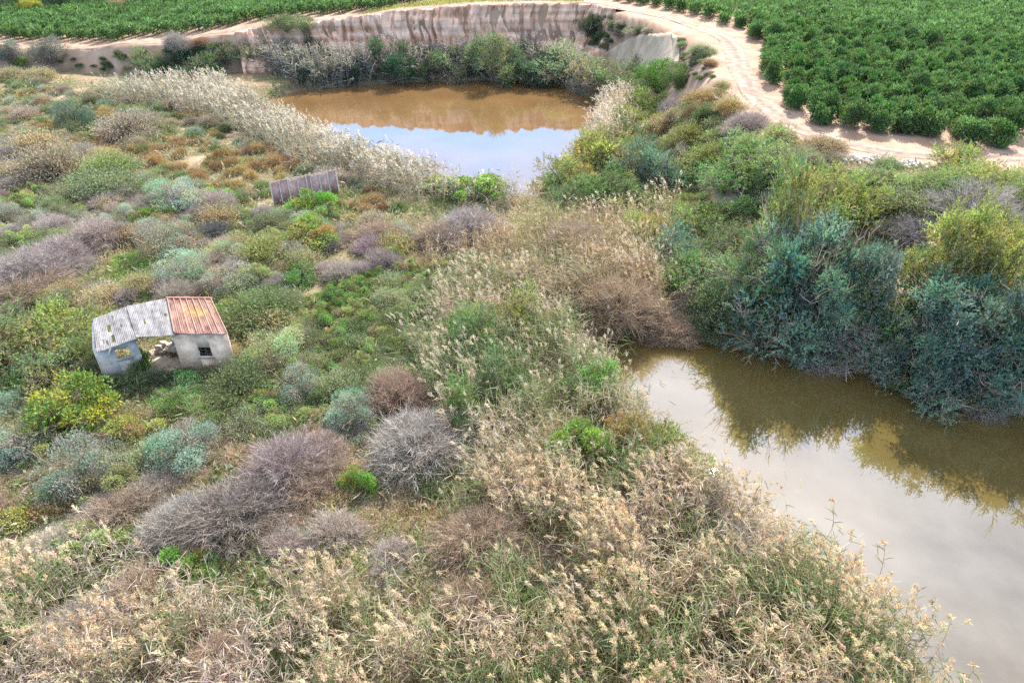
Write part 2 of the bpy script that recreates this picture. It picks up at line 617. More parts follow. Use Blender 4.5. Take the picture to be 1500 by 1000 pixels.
# ------------------------------------------------------------------ cliff: eroded earth faces
def cliff_mat():
    m, n, l, out = new_mat('cliff_earth')
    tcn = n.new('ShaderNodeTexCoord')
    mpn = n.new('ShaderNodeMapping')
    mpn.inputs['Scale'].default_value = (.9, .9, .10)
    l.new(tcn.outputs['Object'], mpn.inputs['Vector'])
    gully_shade = n.new('ShaderNodeTexNoise')
    gully_shade.inputs['Scale'].default_value = 1.0
    gully_shade.inputs['Detail'].default_value = 7
    l.new(mpn.outputs['Vector'], gully_shade.inputs['Vector'])
    mp2 = n.new('ShaderNodeMapping')
    mp2.inputs['Scale'].default_value = (.05, .05, .9)
    l.new(tcn.outputs['Object'], mp2.inputs['Vector'])
    lay = n.new('ShaderNodeTexNoise')
    lay.inputs['Scale'].default_value = 1.4
    lay.inputs['Detail'].default_value = 5
    l.new(mp2.outputs['Vector'], lay.inputs['Vector'])
    r1 = n.new('ShaderNodeValToRGB')
    for e, (p_, c_) in zip(r1.color_ramp.elements, [(.36, (.60, .34, .22)), (.62, (.78, .54, .40))]):
        e.position, e.color = p_, (*c_, 1)
    l.new(lay.outputs['Fac'], r1.inputs['Fac'])
    r2 = n.new('ShaderNodeValToRGB')  # dark vertical streaks: gully shade painted into the earth colour
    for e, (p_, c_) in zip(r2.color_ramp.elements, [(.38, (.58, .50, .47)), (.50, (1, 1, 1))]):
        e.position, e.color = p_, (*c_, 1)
    l.new(gully_shade.outputs['Fac'], r2.inputs['Fac'])
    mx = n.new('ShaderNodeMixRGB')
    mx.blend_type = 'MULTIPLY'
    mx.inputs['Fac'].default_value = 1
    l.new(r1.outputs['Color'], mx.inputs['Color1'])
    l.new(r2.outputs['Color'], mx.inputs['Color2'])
    p = n.new('ShaderNodeBsdfPrincipled')
    p.inputs['Roughness'].default_value = 0.95
    p.inputs['Specular IOR Level'].default_value = 0.1
    l.new(mx.outputs['Color'], p.inputs['Base Color'])
    l.new(p.outputs['BSDF'], out.inputs['Surface'])
    return m


def cliff_face(name, tops, out_dir, base_out, z_base, mat, gully, label, n=560, rows=40, lip=0.25, seed=40):
    """curved wall hanging from the edge line 'tops' (world x,y,z), leaning out by base_out at the foot"""
    tops = np.array(tops, float)
    s = np.concatenate([[0], np.cumsum(np.hypot(*(np.diff(tops[:, :2], axis=0).T)))])
    u = np.linspace(0, s[-1], n)
    c = np.stack([np.interp(u, s, tops[:, k]) for k in range(3)], 1)
    tan = np.gradient(c[:, :2], axis=0)
    tan /= np.hypot(tan[:, 0], tan[:, 1])[:, None]
    nor = np.stack([tan[:, 1], -tan[:, 0]], 1)
    if (nor @ np.array(out_dir)).mean() < 0:
        nor = -nor
    V = []
    ztop = c[:, 2] + lip + (fbm(u / 1.3, u * 0, seed) - .5) * .9
    for r in range(rows):
        f = r / (rows - 1)
        zz = ztop * (1 - f) + z_base * f
        g = np.abs(fbm(u / 2.4 + .15 * np.sin(zz), zz / 9, seed + 3) - .5) * 2
        g2 = fbm(u / .5, zz / 3, seed + 5) - .5
        ledge = (fbm(zz / .9 + u / 40, u / 30, seed + 8) - .5)
        off = 1.25 + base_out * f ** 1.6 - gully * (1 - g) ** 3 * (1 - .5 * f) + .6 * g2 + .7 * ledge + .6 * (fbm(u / 1.2, zz / 2.0, seed + 21) - .5) + 1.2 * max(0, f - .6)
        V.append(np.column_stack([c[:, :2] + nor * np.maximum(off, -.3)[:, None], zz]))
    back = V[0].copy()
    back[:, :2] -= nor * 3.0
    back[:, 2] = hgt(back[:, :2]) - .05
    V = [back] + V
    m = rows + 1
    V = np.stack(V, 1).reshape(-1, 3)
    i = (np.arange(n - 1)[:, None] * m + np.arange(m - 1)[None, :]).ravel()
    Q = Quads()
    Q.add(V, np.stack([i, i + 1, i + m + 1, i + m], 1), np.ones((len(V), 3)))
    return tag(put(name, Q.mesh(name, mat, False)), label, 'cliff', kind='structure')


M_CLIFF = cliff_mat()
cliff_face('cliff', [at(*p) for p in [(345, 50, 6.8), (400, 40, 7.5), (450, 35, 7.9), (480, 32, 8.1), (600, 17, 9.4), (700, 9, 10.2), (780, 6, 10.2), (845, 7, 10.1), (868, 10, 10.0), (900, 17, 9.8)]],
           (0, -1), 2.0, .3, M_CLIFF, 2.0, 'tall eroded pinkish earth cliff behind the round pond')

# smooth pale slab on the right slope of the quarry
M_SLAB = noise_mat('slab_earth', (.29, .22, .145), (.42, .33, .235), .9, .9, 6, stretch=(1, 1, .5), bump=.15)


def rock_slab():
    top = [spot(x, y) for x, y in [(886, 84), (905, 70), (930, 58), (960, 51), (985, 50), (998, 56)]]
    bot = [spot(x, y) for x, y in [(889, 101), (905, 103), (930, 105), (960, 104), (985, 100), (998, 94)]]
    n, m = 31, 9
    u = np.linspace(0, 5, n)
    T = np.stack([np.interp(u, range(6), [q[k] for q in top]) for k in range(3)], 1) + np.array([-.4, -.42, .25]) + rng.normal(0, .10, (n, 1))
    B = np.stack([np.interp(u, range(6), [q[k] for q in bot]) for k in range(3)], 1) + np.array([-.6, -.7, .1])
    V = [T + np.array([1.3, 1.5, -.7])]
    for f in np.linspace(0, 1, m):
        V.append(T * (1 - f) + B * f + np.array([.5, .6, 0]) * math.sin(math.pi * f) * .5 + rng.normal(0, .02, T.shape))
    V.append(B + np.array([.6, .7, -1.2]))
    m += 2
    V = np.stack(V, 1).reshape(-1, 3)
    i = (np.arange(n - 1)[:, None] * m + np.arange(m - 1)[None, :]).ravel()
    Q = Quads()
    Q.add(V, np.stack([i, i + 1, i + m + 1, i + m], 1), np.ones((len(V), 3)))
    tag(put('rock_slab', Q.mesh('rock_slab', M_SLAB, False)), 'smooth pale grey slab on the eroded slope right of the cliff', 'rock face')


rock_slab()

# ------------------------------------------------------------------ building: ruined shed
def colour_mat(name, rough=.85, noise_amt=.35, scale=6, stretch=(1, 1, 1)):
    """mesh attribute colour with blotchy wear"""
    m, n, l, out = new_mat(name)
    a = n.new('ShaderNodeAttribute')
    a.attribute_name = 'Col'
    tcn = n.new('ShaderNodeTexCoord')
    mpn = n.new('ShaderNodeMapping')
    mpn.inputs['Scale'].default_value = stretch
    l.new(tcn.outputs['Object'], mpn.inputs['Vector'])
    nn = n.new('ShaderNodeTexNoise')
    nn.inputs['Scale'].default_value = scale
    nn.inputs['Detail'].default_value = 8
    nn.inputs['Roughness'].default_value = .7
    l.new(mpn.outputs['Vector'], nn.inputs['Vector'])
    r = n.new('ShaderNodeValToRGB')
    v = 1 - noise_amt
    r.color_ramp.elements[0].position, r.color_ramp.elements[0].color = .32, (v, v * .96, v * .9, 1)
    r.color_ramp.elements[1].position, r.color_ramp.elements[1].color = .6, (1.08, 1.08, 1.08, 1)
    l.new(nn.outputs['Fac'], r.inputs['Fac'])
    mx = n.new('ShaderNodeMixRGB')
    mx.blend_type = 'MULTIPLY'
    mx.inputs['Fac'].default_value = 1
    l.new(a.outputs['Color'], mx.inputs['Color1'])
    l.new(r.outputs['Color'], mx.inputs['Color2'])
    p = n.new('ShaderNodeBsdfPrincipled')
    p.inputs['Roughness'].default_value = rough
    p.inputs['Specular IOR Level'].default_value = .25
    l.new(mx.outputs['Color'], p.inputs['Base Color'])
    l.new(p.outputs['BSDF'], out.inputs['Surface'])
    return m


M_WALL = colour_mat('render_wall', .9, .42, 1.9)
M_SHEET = colour_mat('roof_sheet', .75, .45, 2.2)
M_IRON = colour_mat('rusty_iron', .7, .4, 5)
HZ = 1.35


def wall(name, a, b, z0, z1a, z1b, mat, colour, parent, hole=None, th=.16):
    """wall from a to b (xy) with sloped top; hole = (u0,u1,v0,v1) metres along / above z0"""
    a, b = np.array(a, float), np.array(b, float)
    L = float(np.hypot(*(b - a)))
    d = (b - a) / L
    nrm = np.array([d[1], -d[0]]) * th / 2
    us = [0, L] if hole is None else [0, hole[0], hole[1], L]
    Q = Quads()
    rag = lambda u: z1a + (z1b - z1a) * u / L

    def cell(u0, u1, lo0, lo1, hi0, hi1):
        V = []
        for s in (1, -1):
            for u, lo, hi in ((u0, lo0, hi0), (u1, lo1, hi1)):
                p = a + d * u + nrm * s
                V += [(p[0], p[1], lo), (p[0], p[1], hi)]
        F = [(0, 2, 3, 1), (4, 5, 7, 6), (0, 1, 5, 4), (2, 6, 7, 3), (1, 3, 7, 5), (0, 4, 6, 2)]
        Q.add(V, F, [colour] * 8)
    if hole is None:
        cell(0, L, z0, z0, z1a, z1b)
    else:
        u0, u1, v0, v1 = hole
        cell(0, u0, z0, z0, rag(0), rag(u0))
        cell(u1, L, z0, z0, rag(u1), rag(L))
        cell(u0, u1, z0, z0, z0 + v0, z0 + v0)
        cell(u0, u1, z0 + v1, z0 + v1, rag(u0), rag(u1))
    return put(name, Q.mesh(name, mat), parent)


def roof_sheet(name, P, mat, cfun, parent, waves=26, amp=.03, holes=(), over=.12, rows=14, seed=1):
    """corrugated sheet over quad P = back-left, back-right, front-right, front-left"""
    BL, BR, FR, FL = [np.array(p, float) for p in P]
    m = waves * 4 + 1
    uu = np.linspace(0, 1, m)
    vv = np.linspace(-.04, 1 + over, rows * 4 + 1)
    U, Vv = np.meshgrid(uu, vv)
    X = (BL * (1 - U[..., None]) + BR * U[..., None]) * (1 - Vv[..., None]) + (FL * (1 - U[..., None]) + FR * U[..., None]) * Vv[..., None]
    X[..., 2] += amp * np.sin(U * waves * 2 * math.pi) + .10 * (fbm(U * 5, Vv * 3, seed) - .5)
    nv, nu = U.shape
    i = (np.arange(nv - 1)[:, None] * nu + np.arange(nu - 1)[None, :])
    keep = np.ones(i.shape, bool)
    uc, vc = (U[:-1, :-1] + .5 / m), (Vv[:-1, :-1] + .5 / nv)
    for (a0, a1, b0, b1) in holes:
        keep &= ~((uc > a0) & (uc < a1) & (vc > b0 + .05 * (fbm(uc * 30, vc * 0, 3) - .5)) & (vc < b1 + .12 * (fbm(uc * 25, vc * 0, 9) - .5)))
    i = i[keep].ravel()
    Q = Quads()
    C = cfun(U.ravel(), Vv.ravel())
    Q.add(X.reshape(-1, 3), np.stack([i, i + 1, i + nu + 1, i + nu], 1), C)
    o = put(name, Q.mesh(name, mat, True), parent)
    sm = o.modifiers.new('thickness', 'SOLIDIFY')
    sm.thickness = .02
    return o


def build_shed():
    root = bpy.data.objects.new('ruined_shed', None)
    COL.objects.link(root)
    o0 = np.array([-20.5, 33.5, HZ])
    root.location = o0
    tag(root, 'abandoned low shed with grey holed roof and rusty red roof section', 'shed')
    W = lambda x, y: (x - o0[0], y - o0[1])
    P3 = lambda x, y, z: (x - o0[0], y - o0[1], z - o0[2])
    z0 = -.6
    pale, cool_shade, ochre = (.72, .52, .37), (.52, .48, .43), (.50, .33, .18)  # left walls get a darker, cooler tone: their bluish shade painted in
    A, B, Cc, D = W(-23.5, 31.95), W(-21.62, 32.98), W(-19.5, 33.08), W(-16.4, 33.1)
    E, F, G, H = W(-18.2, 35.9), W(-20.9, 35.9), W(-23.0, 35.1), W(-24.7, 34.4)
    t = lambda z: z - HZ
    lw = wall('wall', A, B, z0, t(3.72), t(3.98), M_WALL, cool_shade, root, (.95, 1.65, 2.0, 2.65))
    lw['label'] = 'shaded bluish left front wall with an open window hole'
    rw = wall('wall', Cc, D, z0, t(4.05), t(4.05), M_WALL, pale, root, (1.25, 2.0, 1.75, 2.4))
    rw['label'] = 'pale right front wall with a small barred window'
    wall('wall', D, E, z0, t(4.05), t(4.5), M_WALL, pale, root)
    wall('wall', E, F, z0, t(4.5), t(4.5), M_WALL, pale, root)
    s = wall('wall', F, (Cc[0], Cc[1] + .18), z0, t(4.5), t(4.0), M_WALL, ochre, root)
    s['label'] = 'ochre inner wall beside the open porch'
    wall('wall', H, A, z0, t(4.0), t(3.72), M_WALL, cool_shade, root)
    # porch floor, low rubble ledge at its open back
    Q = Quads()
    c = np.array([*W(-21.2, 34.3), .02])
    Q.box(c, (3.4, 2.6, .16), (.50, .40, .30), [[.97, .2, 0], [-.2, .97, 0], [0, 0, 1]])
    put('porch_floor', Q.mesh('porch_floor', M_WALL), root)
    Q = Quads()
    for k in range(26):
        p = np.array([*W(-21.9 + rng.uniform(0, 2.1), 35.3 + rng.uniform(-.4, .3)), rng.uniform(.1, .5)])
        a = rng.uniform(0, 3)
        Q.box(p, rng.uniform(.15, .5, 3), (.5, .42, .33), [[math.cos(a), math.sin(a), 0], [-math.sin(a), math.cos(a), 0], [0, 0, 1]])
    put('rubble_ledge', Q.mesh('rubble_ledge', M_WALL), root)
    Q = Quads()
    for k in range(5):
        p0 = np.array([*W(-20.9 + .22 * k, 34.9), .15])
        Q.tubes(np.array([[p0, p0 + [rng.uniform(-.6, .2), -1.1, .25 + rng.uniform(0, .5)]]]), .04, np.array([[.2, .16, .12]]), 4)
    put('fallen_beam', Q.mesh('fallen_beam', M_WALL), root)
    # window bars and sill
    Q = Quads()
    dd = (np.array(D) - np.array(Cc))
    L = np.hypot(*dd)
    dd /= L
    for k in range(4):
        p = np.array(Cc) + dd * (1.25 + .15 + .15 * k)
        Q.tubes(np.array([[[p[0], p[1], z0 + 1.75], [p[0] + .12 * (k % 2), p[1], z0 + 2.4]]]), .022, np.array([[.10, .09, .08]]), 4)
    for v in (.22, .44):
        pa, pb = np.array(Cc) + dd * 1.25, np.array(Cc) + dd * 2.0
        Q.tubes(np.array([[[*pa, z0 + 1.75 + v], [*pb, z0 + 1.75 + v - .08]]]), .02, np.array([[.10, .09, .08]]), 4)
    put('window_bars', Q.mesh('window_bars', M_IRON), rw)
    for par, a, b, u0, u1, v in ((lw, A, B, .95, 1.65, 2.0), (rw, Cc, D, 1.25, 2.0, 1.75)):
        a, b = np.array(a), np.array(b)
        d2 = (b - a) / np.hypot(*(b - a))
        nn = np.array([d2[1], -d2[0]])
        pc = a + d2 * (u0 + u1) / 2 + nn * .09
        Q = Quads()
        Q.box((pc[0], pc[1], z0 + v - .035), (u1 - u0 + .14, .12, .06), (.42, .38, .34), [[d2[0], d2[1], 0], [nn[0], nn[1], 0], [0, 0, 1]])
        put('window_sill', Q.mesh('window_sill', M_WALL), par)
    # roof: left grey sheet, middle grey sheet, right rusty sheet

    def grey(u, v):
        k = .20 + .18 * (fbm(u * 9, v * 3, 61) - .5) + .12 * (fbm(u * 40, v * 2, 62) - .5)
        return np.stack([k * 1.03, k * .96, k * .93], 1)

    def rust(u, v):
        f = np.clip((fbm(u * 9, v * 4, 66) - .5) * 2.2 + .5, 0, 1)[:, None]
        y = np.exp(-((u - .55) ** 2 / .06 + (v - .4) ** 2 / .05))[:, None] * fbm(u * 12, v * 12, 67, 3)[:, None] * 1.6
        c = np.array([.145, .06, .045]) * (1 - f) + np.array([.31, .18, .14]) * f
        return c * (1 - np.clip(y, 0, .85)) + np.array([.38, .22, .06]) * np.clip(y, 0, .85)
    r1 = roof_sheet('roof_sheet', [P3(-24.7, 34.4, 4.15), P3(-22.95, 35.15, 4.55), P3(-21.5, 32.85, 4.07), P3(-23.3, 31.85, 3.80)], M_SHEET, grey, root, 22, .014,
                    [(.36, .46, .38, .62), (.52, .58, .1, .24), (.42, .5, .74, .98), (.12, .2, .78, .92), (.26, .31, .86, .97), (.7, .75, .5, .62)], seed=3)
    r1['label'] = 'grey roof sheets with torn holes at the left end'
    r2 = roof_sheet('roof_sheet', [P3(-22.93, 35.17, 4.58), P3(-20.8, 35.95, 4.64), P3(-19.25, 33.0, 4.15), P3(-21.48, 32.85, 4.10)], M_SHEET, grey, root, 24, .014,
                    [(.3, .345, .52, .66), (.82, .90, .42, .55), (.55, .585, .25, .33)], over=.08, seed=5)
    r2['label'] = 'grey weathered middle roof sheets'
    r3 = roof_sheet('roof_sheet', [P3(-20.82, 36.0, 4.70), P3(-18.2, 36.0, 4.68), P3(-16.3, 33.0, 4.18), P3(-19.3, 33.0, 4.20)], M_SHEET, rust, root, 24, .016, over=.05, seed=8)
    r3['label'] = 'rusty red corrugated roof section with yellow stain'
    Q = Quads()
    for k in range(8):
        u = k / 7
        pb = np.array(P3(-20.82, 36.0, 4.75)) * (1 - u) + np.array(P3(-18.2, 36.0, 4.73)) * u
        pf = np.array(P3(-19.3, 33.0, 4.25)) * (1 - u) + np.array(P3(-16.3, 33.0, 4.23)) * u
        Q.tubes(np.array([[pb, pf]]), .03, np.array([[.38, .24, .18]]), 4)
    Q.tubes(np.array([[P3(-20.9, 36.03, 4.75), P3(-18.1, 36.03, 4.73)]]), .06, np.array([[.5, .25, .17]]), 5)
    put('batten', Q.mesh('batten', M_IRON), r3)


build_shed()


def build_screen():
    """old screen of dull sheets between pale posts, half hidden by green bushes"""
    root = bpy.data.objects.new('sheet_screen', None)
    COL.objects.link(root)
    a, b = np.array([-21.75, 59.1]), np.array([-16.55, 62.5])
    z = float(hgt(a[None])[0])
    root.location = (*a, z)
    tag(root, 'dull mauve sheet metal screen with pale posts standing in scrub', 'screen')
    d = b - a
    L = np.hypot(*d)
    d /= L
    n = np.array([d[1], -d[0]])
    H = 2.15
    X = np.array([[d[0], d[1], 0], [n[0], n[1], 0], [0, 0, 1]])
    cols = [(.50, .31, .27), (.52, .325, .28), (.54, .34, .29), (.50, .32, .28), (.40, .26, .225), (.55, .36, .31), (.56, .37, .325), (.46, .31, .27)]
    st = [0, .13, .26, .40, .53, .595, .735, .865, 1.0]
    lean = [.0, .02, .03, .01, .0, .02, .03, .06, .05]
    for k in range(8):
        u0, u1 = st[k] * L, st[k + 1] * L
        Q = Quads()
        m = 13
        us = np.linspace(u0 + .03, u1 - .03, m)
        amp = .02 * np.sin(np.arange(m) * math.pi / 2)
        V, F = [], []
        for i_, u in enumerate(us):
            for zz in (-.3, H - .06 + .03 * math.sin(k * 2)):
                for off in (-.012, .012):
                    p = d * u + n * (amp[i_] + off)
                    V.append((p[0], p[1], zz))
        for i_ in range(m - 1):
            o = i_ * 4
            F += [(o, o + 4, o + 6, o + 2), (o + 1, o + 3, o + 7, o + 5), (o + 2, o + 6, o + 7, o + 3), (o, o + 1, o + 5, o + 4)]
        F += [(0, 2, 3, 1), ((m - 1) * 4, (m - 1) * 4 + 1, (m - 1) * 4 + 3, (m - 1) * 4 + 2)]
        Q.add(V, F, [cols[k]] * len(V))
        put('panel', Q.mesh('panel', M_SHEET), root)
    for k, s in enumerate(st):
        Q = Quads()
        h = H + (.12 if k else .02) + .1 * ((k * 7) % 3) / 2
        p = d * s * L + n * .07
        tx = d * lean[k]
        Q.tubes(np.array([[[p[0], p[1], -.3], [p[0] - tx[0], p[1] - tx[1], h]]]), .065, np.array([[.74, .60, .52]]), 4)
        put('post', Q.mesh('post', M_IRON), root)
    Q = Quads()
    Q.tubes(np.array([[[*(n * .0), H], [*(d * L), H]]]), .035, np.array([[.5, .33, .28]]), 4)
    put('top_rail', Q.mesh('top_rail', M_IRON), root)


build_screen()

# ------------------------------------------------------------------ plant prototypes (unit size: radius 1, base at z = 0)
def rand_dirs(n, up=0.0):
    v = rng.normal(size=(n, 3))
    v[:, 2] += up
    return unit(v)


def tint(n, s=.18, h=.10):
    return np.clip(1 + rng.normal(0, s, (n, 1)) + rng.normal(0, h, (n, 3)), .35, 1.9)


def lump(D, k=7, amp=.26):
    """uneven outline: radius factor by direction"""
    f = np.ones(len(D))
    for _ in range(k):
        v = rand_dirs(1, .3)[0]
        f += rng.uniform(-amp, amp * 1.15) * np.clip(D @ v, 0, 1) ** 4
    return f


def lobes(k, H, spread=.62, r=(.28, .46), flat=2):
    """lobe centres and radii filling a dome of radius 1 and height H"""
    c = np.zeros((k, 3))
    a = rng.uniform(0, 2 * math.pi, k)
    rad = np.sqrt(rng.uniform(0, 1, k)) * spread
    c[:, 0], c[:, 1] = np.cos(a) * rad, np.sin(a) * rad
    top = np.sqrt(np.clip(1 - (rad / .95) ** flat, 0.05, 1))
    c[:, 2] = rng.uniform(.2, .9, k) * top * H
    c *= lump(unit(c))[:, None]
    rr = rng.uniform(r[0], r[1], k)
    return c, rr


def lobes_nested(k, H, macro=11):
    """small lobes gathered in a few big uneven clumps"""
    c0, r0 = lobes(macro, H, .78, (.26, .44), 5)
    i = np.arange(k) % macro
    c = c0[i] + rand_dirs(k, .2) * (r0[i] * rng.uniform(.35, .85, k))[:, None]
    c[:, 2] = np.maximum(c[:, 2], .08)
    return c, rng.uniform(.09, .19, k), i


def shell_points(n, c, rr, H, flat=1.0):
    i = rng.choice(len(c), n, p=rr ** 2 / (rr ** 2).sum())
    d = rand_dirs(n, .35)
    rad = rr[i] * np.where(rng.uniform(size=n) < .09, rng.uniform(1.0, 1.55, n), rng.uniform(.7, 1.08, n))
    P = c[i] + d * rad[:, None] * np.array([1, 1, flat])
    P[:, 2] = np.where(P[:, 2] < .02, rng.uniform(.02, .25, n), P[:, 2])
    return P, d, i


def stems_mesh(name, c, n=26, mat=None, r=.022, colour=(.85, .8, .75)):
    Q = Quads()
    idx = rng.integers(0, len(c), n)
    tip = c[idx] + rng.normal(0, .12, (n, 3))
    tip[:, 2] = np.maximum(tip[:, 2], .2)
    base = np.column_stack([rng.normal(0, .08, (n, 2)), np.full(n, -.06)])
    mid = (base + tip) / 2 + rng.normal(0, .07, (n, 3)) + np.array([0, 0, .06])
    X = np.stack([base, mid, tip], 1)
    Q.tubes(X, np.array([r, r * .7, r * .25]), np.repeat(np.array([colour]), n, 0) * tint(n, .1, .02), 4)
    twig_lines(Q, 46, max(float(c[:, 2].max()) * 1.15, .6), 420, .013, colour=(1.25, 1.15, 1.05))
    return Q.mesh(name, mat or M_TWIG)


def proto_dome(n=6500, H=.95, k=26, L=.085, W=.04, up=.5, r=(.24, .42), mat=None, lobe_var=.13, spread=.66):
    c, rr = lobes(k, H, spread, r)
    P, d, i = shell_points(n, c, rr, H)
    A = unit(d + rng.normal(0, .55, (n, 3)) + np.array([0, 0, up]))
    B = unit(np.cross(A, rng.normal(size=(n, 3))))
    lv = np.clip(1 + rng.normal(0, lobe_var, (k, 3)) * np.array([1, .7, .6]) + rng.normal(0, lobe_var, (k, 1)), .5, 1.6)
    Q = Quads()
    Q.leaves(P, A, B, L * rng.uniform(.6, 1.3, n), W * rng.uniform(.7, 1.2, n), lv[i] * tint(n, .12, .06))
    return {'foliage': Q.mesh('foliage', mat or M_LEAF), 'branches': stems_mesh('branches', c)}


def proto_flowering():
    """green bush whose outer clumps carry yellow blossom"""
    k = 46
    c, rr = lobes(k, .95, .80, (.11, .26))
    n = 5200
    P, d, i = shell_points(n, c, rr, .95)
    A = unit(d + rng.normal(0, .55, (n, 3)) + np.array([0, 0, .5]))
    B = unit(np.cross(A, rng.normal(size=(n, 3))))
    yel = rng.uniform(size=k) < .36
    isy = yel[i] & (rng.uniform(size=n) < .75)
    C = np.where(isy[:, None], np.array([[.42, .37, .06]]), np.array([[.17, .24, .06]])) * tint(n)
    Q = Quads()
    Q.leaves(P, A, B, .08 * rng.uniform(.6, 1.3, n), .042, C)
    return {'foliage': Q.mesh('foliage', M_LEAF), 'branches': stems_mesh('branches', c, 40)}


def proto_spray(n=620, H=1.0, k=22, per=11, L=.075, W=.036, length=.34, mat=None, spread=.68, r=(.26, .44), droop=.25, flat=2):
    """feathery crown of arching sprays (tamarisk, broom)"""
    if flat > 2:
        c, rr, big = lobes_nested(k, H)
    else:
        c, rr = lobes(k, H, spread, r)
    P, d, i = shell_points(n, c, rr * .8, H)
    ax = unit(d + rng.normal(0, .35, (n, 3)) + np.array([0, 0, .55]))
    t = np.linspace(.05, 1, per)
    ln = length * rng.uniform(.6, 1.3, n)
    side = unit(np.cross(ax, rng.normal(size=(n, 3))))
    X = P[:, None] + ax[:, None] * (t[None, :, None] * ln[:, None, None])
    X[..., 2] -= droop * (t[None] ** 2) * ln[:, None]
    X = X.reshape(-1, 3)
    N = len(X)
    A = unit(np.repeat(ax, per, 0) * .8 + rng.normal(0, .6, (N, 3)))
    B = unit(np.cross(A, rng.normal(size=(N, 3))))
    lv = np.clip(1 + rng.normal(0, .13, (k, 3)) * np.array([1.3, .8, .7]) + rng.normal(0, .16, (k, 1)), .45, 1.7)
    if flat > 2:
        lv = lv * np.clip(1 + rng.normal(0, .16, (11, 1)), .6, 1.5)[big]
    sv = tint(n, .16, .07)
    C = np.repeat(lv[i] * sv, per, 0) * tint(N, .1, .05)
    taper = np.tile(1.15 - .6 * t, n)
    Q = Quads()
    Q.leaves(X, A, B, L * taper * rng.uniform(.7, 1.3, N), W * taper, C)
    return {'foliage': Q.mesh('foliage', mat or M_LEAF), 'branches': stems_mesh('branches', c, 34, r=.02)}


def twig_lines(Q, n, H, sub, width, arch=.15, colour=(1, 1, 1), base_r=.12):
    d = rand_dirs(n, .45)
    d[:, 2] = np.abs(d[:, 2]) * .95 + .05
    d = unit(d)
    tipr = rng.uniform(.68, 1.06, n) * lump(d, 9, .3)
    tip = d * tipr[:, None] * np.array([1, 1, H])
    base = np.column_stack([d[:, :2] * rng.uniform(0, base_r * 2.2, (n, 1)), np.full(n, -.03)])
    ts = np.array([0, .35, .7, 1.0])
    X = base[:, None] * (1 - ts)[None, :, None] + tip[:, None] * ts[None, :, None]
    X[..., 2] += arch * np.sin(math.pi * ts)[None] * rng.uniform(.4, 1.4, (n, 1))
    X += rng.normal(0, .025, X.shape) * ts[None, :, None]
    side = unit(np.cross(d, rng.normal(size=(n, 3))))
    Q.ribbons(X, np.array([1.7, 1.2, .8, .35]) * width, side, np.array([colour]) * tint(n, .22, .04))
    i = rng.integers(0, n, sub)
    t = rng.uniform(.45, 1.0, sub)
    k = np.minimum((t * 3).astype(int), 2)
    f = t * 3 - k
    S = X[i, k] * (1 - f)[:, None] + X[i, k + 1] * f[:, None]
    sdir = unit(d[i] + rng.normal(0, .55, (sub, 3)) + np.array([0, 0, .1]))
    ln = rng.uniform(.10, .30, sub)[:, None]
    E = np.stack([S, S + sdir * ln * .55 + rng.normal(0, .015, (sub, 3)), S + sdir * ln + rng.normal(0, .03, (sub, 3))], 1)
    E[..., 2] = np.maximum(E[..., 2], .01)
    Q.ribbons(E, np.array([.8, .6, .3]) * width, unit(np.cross(sdir, rng.normal(size=(sub, 3)))), np.array([colour]) * tint(sub, .25, .05))
    return E[:, -1], sdir


def proto_twig(n=520, sub=8500, H=.95, width=.0085):
    Q = Quads()
    twig_lines(Q, n, H, sub, width)
    return {'twigs': Q.mesh('twigs', M_TWIG)}


def proto_scrub(n=160, sub=1100, H=.75, leaf=2600, L=.085, W=.042, mat=None, lower=.2):
    """low bush: woody twigs with small leaves toward the ends"""
    Q = Quads()
    T, D = twig_lines(Q, n, H, sub, .018, colour=(.75, .68, .66))
    i = rng.integers(0, len(T), leaf)
    P = T[i] + rng.normal(0, .09, (leaf, 3))
    P[:, 2] = np.maximum(P[:, 2], .02)
    A = unit(D[i] + rng.normal(0, .6, (leaf, 3)) + np.array([0, 0, .35]))
    B = unit(np.cross(A, rng.normal(size=(leaf, 3))))
    Q.leaves(P, A, B, L * rng.uniform(.6, 1.3, leaf), W, tint(leaf, .2, .1))
    return {'plant': Q.mesh('plant', mat or M_LEAF)}


def proto_citrus():
    c, rr = lobes(26, 1.6, .66, (.2, .42))
    c[:, 2] += .1
    n = 3000
    P, d, i = shell_points(n, c, rr, 1.55)
    A = unit(d * .8 + rng.normal(0, .5, (n, 3)) + np.array([0, 0, .75]))
    B = unit(np.cross(A, rng.normal(size=(n, 3))))
    lv = np.clip(1 + rng.normal(0, .24, (26, 1)) + rng.normal(0, .08, (26, 3)), .45, 1.7)
    Q = Quads()
    Q.leaves(P, A, B, (.19 * rng.uniform(.6, 1.3, n)), .08, lv[i] * tint(n, .22, .08))
    Qt = Quads()
    Qt.tubes(np.array([[[0, 0, -.1], [.02, .01, .35], [0.03, 0, .9]]]), np.array([.09, .075, .05]), np.array([[1., 1, 1]]), 6)
    m = 7
    a = np.arange(m) * 2 * math.pi / m
    X = np.stack([np.tile([.02, .01, .35], (m, 1)), np.column_stack([np.cos(a) * .3, np.sin(a) * .3, np.full(m, .8)]),
                  np.column_stack([np.cos(a) * .6, np.sin(a) * .6, rng.uniform(1, 1.4, m)])], 1)
    Qt.tubes(X, np.array([.045, .03, .015]), np.ones((m, 3)), 4)
    return {'crown': Q.mesh('crown', M_CITRUS), 'trunk': Qt.mesh('trunk', M_BARK)}


